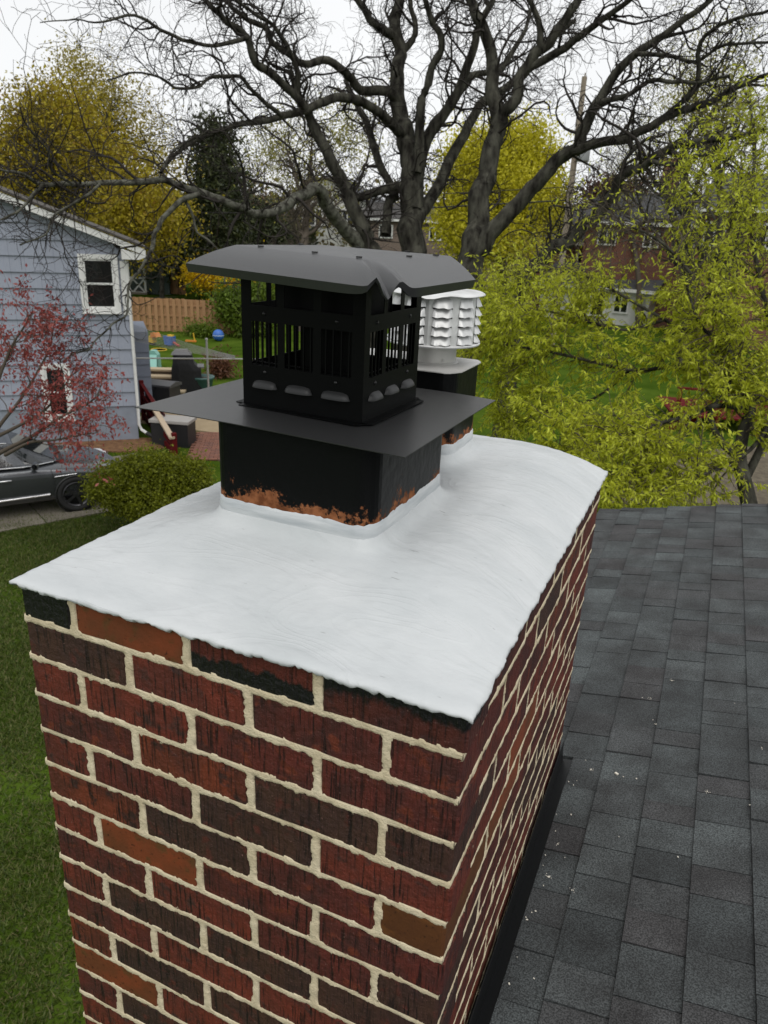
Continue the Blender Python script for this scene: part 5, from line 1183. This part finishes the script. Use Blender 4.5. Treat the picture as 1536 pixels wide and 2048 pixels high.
for i, (px, d, x0, y0, sx) in enumerate(((1375, 34, 1375, 200, 110), (1450, 30, 1450, 230, 90), (1270, 48, 1260, 330, 80))):
    leafy('budding_tree', ['tall budding tree with a dark double trunk at far right', 'budding tree nearest the right edge behind the willow', 'thin budding tree right of the utility pole'][i], 'tree', base_of(px, d), [bl(x0, y0, d, sx, 190 if i < 2 else 100, sx, 1)], [500, 520, 260][i], 8, .13, .45, pal, 71 + i, [.30, .22, .18][i], trunk_h=[9.5, 8.5, 8][i], sub=.4, shell=.1, twigs=[190, 170, 120][i], limbs=16, bm=[barkm, barkm, twigp][i])
leafy('redbud_tree', 'small purple red tree beside the brick house chimney', 'tree', base_of(1235, 52), [bl(1210, 390, 52, 45, 35, 35, 1), bl(1255, 395, 52, 50, 42, 40, 1)], 420, 12, .26, .5, purp, 81, .14, sub=.4, twigs=120)
leafy('yellow_bush', 'yellow flowering bush beyond the tan fence, nearer the cap', 'bush', gnd(475, 595), [bl(466, 560, 47, 40, 20, 36, 1), bl(515, 564, 47, 34, 24, 34, 1)], 520, 22, .2, .5, fors, 91, .06, sub=.35, shell=.6)
leafy('yellow_bush', 'smaller yellow flowering bush left of the larger one', 'bush', gnd(410, 590), [bl(415, 550, 48, 40, 14, 30, 1)], 360, 20, .2, .5, fors, 95, .06, sub=.3, shell=.6)
leafy('green_bush', 'bright green bush growing against the tan fence', 'bush', gnd(470, 668), [bl(472, 610, 36.5, 40, 34, 34, 1.2), bl(500, 640, 36.5, 36, 30, 30, 1), bl(520, 600, 37, 40, 40, 34, 1)], 520, 22, .2, .5, grn, 101, .06, sub=.28, shell=.5)
leafy('green_bush', 'low green plants at the foot of the tan fence', 'bush', gnd(410, 668), [bl(405, 664, 36, 40, 9, 14, 1)], 130, 16, .16, .4, grn, 105, 0, sub=.2, shell=.4)
leafy('dead_shrub', 'small rust brown shrub on the lawn by the black cap plate', 'bush', gnd(440, 742), [bl(440, 735, 27, 24, 12, 20, 1)], 120, 16, .16, .25, leafmat('rust stems', [(0.10, 0.04, 0.02), (0.14, 0.06, 0.03)], .2), 107, 0, sub=.2, shell=.3)
leafy('round_shrub', 'dense rounded olive green shrub in front of the parked car', 'bush', gnd(300, 1040), [bl(235, 975, 13.3, 60, 48, 55, 1), bl(305, 955, 13.4, 85, 55, 60, 1.5), bl(370, 960, 13.4, 55, 46, 50, 1), bl(300, 1000, 13.2, 105, 42, 60, 1.2)], 2600, 14, .055, .55, leafmat('shrub leaves', [(0.08, 0.095, 0.006), (0.145, 0.165, 0.009), (0.23, 0.255, 0.016), (0.10, 0.115, 0.008)], .4), 111, .03, sub=.07, shell=.7, limbs=40)
# low wooded edge behind the street
r = np.random.RandomState(5); pts = []
for i in range(520):
    px = r.uniform(-150, 1700); d = r.uniform(75, 105); py = 455 + .047 * (px - 768) - r.uniform(-25, 40) - 14 * noise.noise((px * .01, 2, 0)); pts.append(at(px, py, d))
p = np.repeat(np.array(pts), 26, axis=0) + r.normal(size=(520 * 26, 3)) * np.array([1.6, 1.6, 1.3]); v, f = leaf_quads(p, np.full(len(p), .75), .6, 6)
o = setting(obj('far_woods', mesh_np('far_woods', v, f, leafmat('far leaves', [(0.10, 0.09, 0.03), (0.18, 0.155, 0.04), (0.15, 0.10, 0.055), (0.09, 0.095, 0.04)], .3))), 'stuff')
# clipped arborvitae row below the white house
for i, px in enumerate((562, 582, 598, 612, 626)):
    pb = gnd(px, 512 + .05 * (px - 560)); dd = float(CR[2] @ (pb - CC)); dd = 78; c = at(px, 487, dd); h = [1.35, 1.15, 1.2, 1.1, 1.25][i]
    g_ = np.random.RandomState(130 + i); n = 420; zz = g_.rand(n) ** .8; an = g_.rand(n) * 2 * math.pi; rr_ = (1 - zz) ** .7 * .55 * (0.8 + .3 * g_.rand(n)); bz = GZ + 2.5
    q = np.stack([rr_ * np.cos(an), rr_ * np.sin(an), zz * h * 2.1], 1); v, f = leaf_quads(q, np.full(n, .34), .5, 140 + i, droop=-1.2)
    t = thing('arborvitae', ['leftmost', 'second from the left', 'middle', 'second from the right', 'rightmost'][i] + ' of the five dark conical arborvitae below the white house', 'shrub', (c[0], c[1], c[2] - h), 0, 'arborvitae row below the white house'); obj('foliage', mesh_np('foliage', v, f, evg), t)
    mb = MB(); mb.tube([(0, 0, -(c[2] - h - GZ) - .1), (0, 0, h)], .07, 5); mb.obj('stem', barkm, t)

# ------------------------------------------------------------------ houses across the street
def simple_house(name, label, px, py_base, d, w_px, rot, depth_m, wall_h, roof_h, wallm, roofm_, ov=.4, wins=(), gable='x', extra=None, zoff=0.0, trimm=None):
    """box house with a pitched roof; px/py_base: foot of its front centre"""
    c = at(px, py_base, d); wdt = w_px * d / CF; t = thing(name, label, 'house', (c[0], c[1], c[2]), rot); trimm = trimm or whtrim
    x = wdt / 2; mb = MB(); drop = c[2] - GZ + .2
    if gable == 'x':       # ridge along x
        mb.box((0, depth_m / 2, (wall_h - drop) / 2), (wdt, depth_m, wall_h + drop)); mb.extrude([(-x, 0, wall_h), (-x, depth_m, wall_h), (-x, depth_m / 2, wall_h + roof_h * .97)], (wdt, 0, 0)); mb.obj('wall', wallm, t)
        for s_ in (0, 1):
            y0 = -ov if s_ == 0 else depth_m + ov; k = roof_h / (depth_m / 2) * ov; mb = MB(); mb.extrude([(-x - ov, y0, wall_h - k), (-x - ov, depth_m / 2, wall_h + roof_h), (-x - ov, depth_m / 2, wall_h + roof_h + .15), (-x - ov, y0, wall_h - k + .12)], (wdt + 2 * ov, 0, 0)); mb.obj('roof', roofm_, t)
        mb = MB(); mb.box((0, -ov - .04, wall_h - roof_h / (depth_m / 2) * ov + .03), (wdt + 2 * ov, .06, .2)); mb.obj('gutter', trimm, t)
    else:                  # gable to the street
        mb.box((0, depth_m / 2, (wall_h - drop) / 2), (wdt, depth_m, wall_h + drop)); mb.extrude([(-x, 0, wall_h), (x, 0, wall_h), (0, 0, wall_h + roof_h * .97)], (0, depth_m, 0)); mb.obj('wall', wallm, t)
        for s_ in (-1, 1):
            k = roof_h / x * ov; mb = MB(); mb.extrude([(s_ * (x + ov), -ov, wall_h - k), (0, -ov, wall_h + roof_h), (0, -ov, wall_h + roof_h + .15), (s_ * (x + ov), -ov, wall_h - k + .12)], (0, depth_m + 2 * ov, 0)); mb.obj('roof', roofm_, t)
    for (u, z0, ww, hh) in wins:
        f = MB(); f.box((u, -.04, z0 + hh / 2), (ww, .12, hh)); wo = f.obj('window', trimm, t)
        m3 = MB(); m3.box((u - ww * .23, -.105, z0 + hh / 2), (ww * .36, .03, hh * .8)); m3.obj('pane', darkgl, wo); m3 = MB(); m3.box((u + ww * .23, -.105, z0 + hh / 2), (ww * .36, .03, hh * .8)); m3.obj('pane', darkgl, wo)
    if extra: extra(t, wdt)
    return t
whs = mat('white clapboard', (0.66, 0.66, 0.63), .7, var=(0.6, 0.6, .57), scale=.5); nt_, b = nodes(whs)
def clap(m, rowh, dark):
    n, b = nodes(m); L = n.links.new; tcn = n.nodes.new('ShaderNodeTexCoord'); wv = n.nodes.new('ShaderNodeTexWave'); wv.bands_direction = 'Z'; wv.wave_profile = 'SAW'; wv.inputs['Scale'].default_value = 1 / rowh / 3.14 * .5; L(tcn.outputs['Object'], wv.inputs['Vector'])
    bp = n.nodes.new('ShaderNodeBump'); bp.inputs['Distance'].default_value = .03; L(wv.outputs['Fac'], bp.inputs['Height']); L(bp.outputs[0], b.inputs['Normal'])
clap(whs, .2, .8)
def brickwall(name, c1, c2, mo):
    m = mat(name, c1, .9); n, b = nodes(m); L = n.links.new; tcn = n.nodes.new('ShaderNodeTexCoord'); mp = n.nodes.new('ShaderNodeMapping'); mp.inputs['Rotation'].default_value = (math.radians(90), 0, 0); L(tcn.outputs['Object'], mp.inputs[0])
    br = n.nodes.new('ShaderNodeTexBrick'); br.inputs['Scale'].default_value = 1; br.inputs['Brick Width'].default_value = .22; br.inputs['Row Height'].default_value = .075; br.inputs['Mortar Size'].default_value = .008
    br.inputs['Color1'].default_value = (*c1, 1); br.inputs['Color2'].default_value = (*c2, 1); br.inputs['Mortar'].default_value = (*mo, 1); L(mp.outputs[0], br.inputs['Vector']); L(br.outputs[0], b.inputs['Base Color']); return m
rbk = brickwall('red brick wall', (0.17, 0.058, 0.035), (0.13, 0.045, 0.03), (0.22, 0.15, 0.12)); tbk = brickwall('tan brick wall', (0.165, 0.12, 0.095), (0.13, 0.10, 0.08), (0.25, 0.2, 0.17))
grf = mat('charcoal roof', (0.045, 0.047, 0.05), .9, var=(0.065, 0.067, 0.07), scale=3); drf = mat('dark brown roof', (0.035, 0.032, 0.03), .9, var=(0.05, 0.046, 0.042), scale=3)
RT = -math.radians(-2)
def wh_extra(t, wdt):
    mb = MB(); mb.box((-wdt / 2 - 2.0, 1.2, .1), (4.0, 2, 8.2)); mb.obj('brick_wing', rbk, t)
    mb = MB(); mb.extrude([(-wdt / 2 - 4.2, -.6, 1.6), (-wdt / 2 + 3.5, -.6, 1.6), (-wdt / 2 + 3.5, .2, 2.1), (-wdt / 2 - 4.2, .2, 2.1)], (0, 0, .15)); mb.obj('porch_roof', grf, t)
    mb = MB(); mb.box((-wdt / 2 + .9, -.5, .0), (.25, .25, 3.2)); mb.obj('porch_post', mat('grey post', (.4, .4, .38), .8), t)
simple_house('white_house', 'white clapboard house with dark windows left of the leaning bare tree', 648, 494, 80, 170, RT + .1, 9, 4.6, 2.3, whs, grf, wins=((-3.3, 2.0, 1.9, 1.9), (-1.0, 2.0, 1.7, 1.9), (2.6, 2.3, 1.2, 1.6)), gable='y', extra=wh_extra)
simple_house('brown_house', 'long brown house with a low dark roof behind the upright trunk', 800, 505, 70, 190, RT, 9, 2.9, 1.4, tbk, drf, wins=((-1.5, 1.2, 1.4, 1.2), (1.0, 1.3, .9, 1.1), (3.4, 1.2, 1.2, 1.2)))
simple_house('brown_house', 'second low brown house glimpsed under the yellow tree', 935, 505, 74, 150, RT, 9, 2.7, 1.4, tbk, drf, wins=((0, 1.2, 1.3, 1.2),))
def bh_extra(t, wdt):
    mb = MB(); mb.box((-.6, 5.2, 4.6), (1.1, .9, 4.6)); ch_ = mb.obj('chimney', rbk, t); mb = MB(); mb.box((-.6, 5.2, 7.0), (1.3, 1.1, .25)); mb.obj('chimney_crown', rbk, ch_)
simple_house('brick_house', 'red brick house with a charcoal roof and brick chimney behind the white garage', 1305, 545, 48, 290, RT - .1, 8, 3.0, 1.75, rbk, grf, wins=((-3.2, 1.5, 1.2, 1.0), (-.4, 1.5, 1.0, .9), (2.8, 1.0, 1.2, 1.4)), extra=bh_extra)
simple_house('brick_house', 'smaller red brick house with a steep dark roof left of the utility pole', 1130, 545, 54, 110, RT + .35, 8, 2.2, 2.4, rbk, grf, wins=((1.2, .2, 1.0, 1.2),))
simple_house('garage', 'low white garage with a grey roof behind the utility pole', 1180, 636, 50, 225, RT - .25, 6, 2.1, 1.1, whs, grf, wins=((-.1, .1, 2.3, 1.8), (2.0, .5, 1.0, 1.2), (-2.4, 1.0, .3, .4)))
simple_house('brick_house', 'red brick house behind the willow at the right edge', 1475, 560, 40, 180, RT - .2, 8, 3.6, 1.8, rbk, grf, wins=((-1.6, 1.6, 1.1, 1.3), (1.0, 1.6, 1.1, 1.3)))

# utility pole with transformer and lines
ppl = gnd(1103, 690); pd = float(CR[2] @ (ppl - CC)); hp = at(1183, 190, pd)[2] - GZ
pole = thing('utility_pole', 'weathered wooden utility pole with a grey transformer', 'utility pole', tuple(ppl)); woodp = mat('weathered pole', (0.22, 0.18, 0.14), .9, var=(0.30, 0.255, 0.20), scale=3, stretch=(6, 6, .3))
mb = MB(); mb.tube([(0, 0, -.1), (0, 0, 5), (0, 0, 10), (0, 0, hp)], [.17, .155, .14, .12], 10); mb.obj('pole', woodp, pole, True)
tz = at(1172, 318, pd)[2] - GZ
mb = MB(); mb.lathe([(.28, tz - .45), (.30, tz - .40), (.30, tz + .35), (.27, tz + .42), (.0001, tz + .45)], 18, (.42, -.1, 0)); mb.obj('transformer', mat('transformer grey', (.30, .31, .32), .5), pole, True)
mb = MB(); mb.box((.2, -.05, tz), (.3, .06, .1)); mb.lathe([(.05, tz + .45), (.06, tz + .6), (.04, tz + .72)], 8, (.42, -.1, 0)); mb.obj('bracket', mat('bracket', (.05, .05, .05), .6), pole)
mb = MB(); mb.tube([(0, 0, hp - .1), (.02, 0, hp + .15)], .03, 6); mb.obj('top_pin', woodp, pole)
wirem = mat('black wire', (0.012, 0.012, 0.012), .6)
tp = np.array([ppl[0], ppl[1], 0])
for i, (pxl, pyl, dl, zz, rad) in enumerate(((-120, 380, 60, 7.0, .035), (-120, 355, 62, 7.6, .02), (1800, 500, 40, 7.0, .03), (1750, 330, 44, hp - .3, .014), (300, 120, 70, hp - .3, .014), (1800, 590, 30, 6.6, .02))):
    a = tp + np.array([0, 0, GZ + zz]); b_2 = at(pxl, pyl, dl); pts = [a + (b_2 - a) * t + np.array([0, 0, -1.1 * math.sin(math.pi * t)]) for t in np.linspace(0, 1, 16)]
    mb = MB(); mb.tube(pts, rad, 4); o = mb.obj('power_line', wirem)
    tag(o, ['thick black cable sagging left from the pole behind the bare trunks', 'thinner cable just above the thick one left of the pole', 'thick black cable running right from the pole over the brick house', 'thin top wire running right from the pole', 'thin top wire rising left from the pole', 'low service wire running right from the pole'][i], 'cable')

# ------------------------------------------------------------------ red leaved maple at left, nearer than the house
t0 = gnd(-75, 1100); rm = thing('japanese_maple', 'red leaved maple spreading in front of the blue wall', 'tree', tuple(t0)); off = t0
D0 = 10.8; s_ = D0 / CF
def mp_(px, py, d=D0): return at(px, py, d)
trk = [(-75, 1100, 9), (-60, 1000, 8), (-40, 930, 7), (-20, 880, 6)]
ll = [limb_line(trk, 11.0), limb_line([(-40, 930, 6), (10, 900, 4.5), (60, 875, 3.8), (120, 835, 2.8), (170, 810, 2), (205, 785, 1.3)], (11, 10.6)), limb_line([(-30, 900, 5), (0, 850, 4), (40, 800, 3), (80, 735, 2.2), (100, 690, 1.5), (110, 640, 1)], (11, 10.9)), limb_line([(-40, 870, 5), (-10, 780, 3.6), (20, 700, 2.6), (50, 650, 1.6), (60, 630, 1)], (11, 10.5)), limb_line([(-20, 880, 4), (40, 850, 3.2), (90, 820, 2.4), (130, 770, 1.7), (150, 735, 1)], (11, 11.3)), limb_line([(10, 910, 4), (60, 885, 3), (110, 880, 2.2), (160, 870, 1.5), (195, 865, 1)], (10.9, 10.2)), limb_line([(-40, 800, 4), (0, 740, 3), (30, 690, 2), (20, 660, 1)], (11, 11.4))]
obj('trunk', mesh_np('trunk', *tubes(ll[0][None, :, :3] - off, ll[0][None, :, 3], 8), barkm, True), rm)
main = np.stack([resample(l, 16) for l in ll[1:]]); lmm = [tubes(l[None, :, :3] - off, l[None, :, 3], 6) for l in ll[1:]]
P1, R1 = grow(main[:, :, :3], main[:, :, 3], 90, .75, 7, .16, .6, .009, 501, up=.12, tmin=.2); P2, R2 = grow(P1, R1, 420, .36, 5, .2, .6, .004, 502, up=.05)
lmm += [tubes(P1 - off, R1, 4), tubes(P2 - off, np.maximum(R2, .002), 3)]; obj('branches', mesh_np('branches', *cat(lmm), twigp, True), rm)
rs = np.random.RandomState(503); tips = np.concatenate([P2[:, 2:].reshape(-1, 3), P1[:, 4:].reshape(-1, 3), P2[:, 3:].reshape(-1, 3)]); tips = tips[rs.rand(len(tips)) < .8]; p = np.repeat(tips, 2, axis=0) + rs.normal(size=(len(tips) * 2, 3)) * .04
v, f = leaf_quads(p - off, np.full(len(p), .06), .45, 504, droop=.8); obj('crown', mesh_np('crown', v, f, leafmat('red maple leaves', [(0.22, 0.035, 0.032), (0.34, 0.07, 0.062), (0.42, 0.14, 0.12), (0.16, 0.025, 0.025)], .45)), rm)

# ------------------------------------------------------------------ yellow green willow in front of the right side
wl = leafmat('fresh willow leaves', [(0.25, 0.27, 0.012), (0.44, 0.48, 0.024), (0.66, 0.71, 0.08), (0.33, 0.345, 0.016), (0.54, 0.58, 0.035)], .48)
w0 = at(1500, 1000, 8.2); wt = thing('willow_tree', 'contorted willow in fresh yellow green leaf over the shingle roof edge', 'tree', (w0[0], w0[1], GZ)); off = np.array([w0[0], w0[1], GZ])
WL = [([(1505, 1040, 17), (1492, 977, 15), (1480, 920, 13), (1485, 870, 12), (1500, 820, 11), (1485, 760, 9), (1470, 720, 8), (1440, 640, 6), (1420, 560, 4)], (8.2, 8.0)),
      ([(1480, 920, 9), (1440, 880, 7), (1420, 830, 6), (1440, 790, 5.5), (1470, 740, 5), (1450, 690, 4), (1400, 650, 3), (1370, 560, 2)], (8.2, 7.6)),
      ([(1490, 960, 9), (1520, 900, 8), (1545, 840, 7), (1550, 700, 6), (1520, 560, 5), (1500, 430, 4), (1510, 300, 3), (1500, 200, 2)], (8.2, 8.6)),
      ([(1500, 820, 7), (1440, 810, 6), (1380, 830, 5), (1310, 850, 4), (1230, 880, 3), (1160, 900, 2.4), (1090, 895, 1.6)], (8.1, 7.4)),
      ([(1485, 760, 6), (1420, 740, 5), (1340, 735, 4), (1260, 740, 3.4), (1170, 720, 3), (1080, 700, 2.4), (1000, 690, 1.6), (960, 690, 1)], (8, 8.8)),
      ([(1470, 720, 5), (1400, 680, 4), (1330, 640, 3.4), (1260, 600, 3), (1190, 560, 2.4), (1120, 540, 1.8), (1050, 545, 1.2), (990, 560, 1)], (8, 9)),
      ([(1440, 640, 4), (1390, 560, 3.4), (1340, 500, 3), (1290, 465, 2.4), (1230, 450, 1.6), (1190, 470, 1)], (8, 7.6)),
      ([(1420, 560, 3.4), (1440, 480, 3), (1420, 420, 2.4), (1380, 380, 1.6), (1340, 390, 1)], (8, 8.6)),
      ([(1400, 840, 5), (1340, 900, 4), (1300, 940, 3), (1250, 960, 2.4), (1200, 985, 1.4)], (8, 7.2)),
      ([(1260, 740, 3), (1200, 790, 2.6), (1130, 820, 2), (1060, 830, 1.6), (1000, 850, 1)], (8.6, 9.4)),
      ([(1330, 640, 3), (1250, 660, 2.6), (1160, 640, 2), (1080, 620, 1.6), (1010, 630, 1)], (8.4, 8)),
      ([(1520, 560, 4), (1470, 520, 3), (1460, 450, 2.4), (1480, 380, 1.6)], (8.5, 7.8)),
      ([(1545, 840, 5), (1500, 900, 4), (1430, 940, 3), (1370, 960, 2.4), (1310, 985, 1.4)], (8.3, 7.4))]
lines = [limb_line(p_, d_) for p_, d_ in WL]
l = lines[0]; l0 = np.vstack([[l[0, 0], l[0, 1], GZ - .1, l[0, 3] * 1.5], [l[0, 0], l[0, 1], (GZ + l[0, 2]) / 2, l[0, 3] * 1.2], l]); obj('trunk', mesh_np('trunk', *tubes(l0[None, :, :3] - off, l0[None, :, 3], 9), barkm, True), wt)
for l in lines[1:]: obj('limb', mesh_np('limb', *tubes(l[None, :, :3] - off, l[None, :, 3], 7), barkm, True), wt)
main = np.stack([resample(l, 20) for l in lines]); P1, R1 = grow(main[:, :, :3], main[:, :, 3], 300, 1.0, 9, .22, .6, .011, 601, up=.06, tmin=.25); P2, R2 = grow(np.concatenate([P1, P1]), np.concatenate([R1, R1]), 2500, .55, 7, .24, .6, .005, 602, up=-.05)
P3, R3 = grow(main[:, :, :3], main[:, :, 3], 900, .6, 7, .24, .6, .006, 604, up=-.05, tmin=.35)
obj('branches', mesh_np('branches', *cat([tubes(P1 - off, R1, 4), tubes(P2 - off, np.maximum(R2, .0016), 3), tubes(P3 - off, np.maximum(R3, .0016), 3)]), twigp, True), wt)
rs = np.random.RandomState(603)
def along(P, per):
    N, K, _ = P.shape; t = rs.rand(N, per) * (K - 1.01); k = t.astype(int); f_ = (t - k)[..., None]; i = np.arange(N)[:, None]
    return (P[i, k] * (1 - f_) + P[i, k + 1] * f_).reshape(-1, 3), (P[i, k + 1] - P[i, k]).reshape(-1, 3)
pa_, ta = along(P2, 31); pb_, tb = along(P3, 28); pc_, tc_ = along(P1, 18)
p = np.concatenate([pa_, pb_, pc_]); tg = np.concatenate([ta, tb, tc_]);
zlo, zhi = at(1250, 640, 8)[2], at(1250, 500, 8)[2]; xr_ = at(1380, 600, 8); rt_ = ((p - xr_) @ CR[0]) > 0; fl_ = np.where(rt_, .55, .94); kp = rs.rand(len(p)) < 1 - fl_ * np.clip((p[:, 2] - zlo) / (zhi - zlo), 0, 1); p, tg = p[kp], tg[kp]; tg /= np.linalg.norm(tg, axis=1, keepdims=True) + 1e-9
v, f = leaf_quads(p - off, np.full(len(p), .061), .25, 605, droop=.55, dirs=tg * .7); obj('crown', mesh_np('crown', v, f, wl), wt)

# ------------------------------------------------------------------ red deck and bare bed behind the willow
dk = gnd(1480, 850); deck = thing('red_deck', 'dark red wooden deck with railing behind the willow trunk', 'deck', tuple(dk), .25)
for i in range(8): mb = MB(); mb.box((.3, -1.2 + i * .34, .45), (5.4, .30, .05)); mb.obj('plank', redm, deck)
for i in range(5): mb = MB(); mb.box((-2.3 + i * 1.2, -1.4, .55), (.1, .1, 1.5)); mb.obj('post', redm, deck)
mb = MB(); mb.box((.2, -1.4, 1.28), (5.2, .12, .06)); mb.obj('rail', redm, deck)
for i, (q0, q1, lab) in enumerate((((1290, 868), (1400, 850), 'short red garden board edging near the willow trunk'), ((930, 690), (1050, 678), 'red garden board edging right of the white vent cap'))):
    a, b_2 = gnd(*q0), gnd(*q1); t = thing('edging_board', lab, 'edging', tuple(a)); mb = MB(); mb.beam((0, 0, .15), tuple(b_2 - a + np.array([0, 0, .15])), .06, .3); mb.obj('board', redm, t)
    for qq in (0.05, .95): mb = MB(); w_ = (b_2 - a) * qq; mb.box((w_[0], w_[1], .2), (.1, .1, .4)); mb.obj('stake', redm, t)
flat('bare_bed', [(1180, 1010), (1700, 1010), (1700, 880), (1420, 900), (1250, 950)], .02, mat('bare soil', (0.07, 0.055, 0.035), .95, var=(0.12, 0.10, 0.065), scale=6, bump=.03, bscale=20))

# ------------------------------------------------------------------ grass blades on the near lawn
gr = np.random.RandomState(77); n = 260000
px = gr.uniform(-4.9, 0.2, n); py = 9.5 * gr.rand(n) ** 1.2 + .2; px = px - py * .72
dn = np.array([noise.noise((a * .55, b * .55, 0)) + .5 * noise.noise((a * 2.3, b * 2.3, 1)) for a, b in zip(px[::1], py[::1])])
keep = gr.rand(n) < np.clip(.75 + dn * .7, .3, 1); px, py, dn = px[keep], py[keep], dn[keep]; n = len(px)
c = np.stack([px, py, np.full(n, GZ)], 1); d = gr.normal(size=(n, 3)) * .75; d[:, 2] = .7; d /= np.linalg.norm(d, axis=1, keepdims=True); h = (.035 + .04 * gr.rand(n)) * (1 + .5 * np.clip(dn, 0, 1)); a = gr.rand(n) * 6.28; s = np.stack([np.cos(a), np.sin(a), np.zeros(n)], 1) * (.006 + .004 * gr.rand(n))[:, None]
v = np.stack([c - s, c + s, c + d * h[:, None]], 1).reshape(-1, 3); blm_ = leafmat('grass blades', [(0.036, 0.062, 0.007), (0.06, 0.095, 0.011), (0.095, 0.135, 0.018), (0.19, 0.17, 0.075)], .35)
setting(obj('grass', mesh_np('grass', v, np.arange(n * 3).reshape(n, 3), blm_)), 'stuff')
lt = MB()
for i in range(60):
    x_, y_ = gr.uniform(-7, -1.5), gr.uniform(.5, 8); q = gr.uniform(.015, .035); an = gr.rand() * 3
    lt.add([(x_, y_, GZ + .05), (x_ + q * math.cos(an), y_ + q * math.sin(an), GZ + .055), (x_ + q * math.cos(an + .9), y_ + q * math.sin(an + .9), GZ + .06)], [(0, 1, 2)])
setting(lt.obj('fallen_leaves', mat('fallen leaf', (.30, .22, .07), .8)), 'stuff')
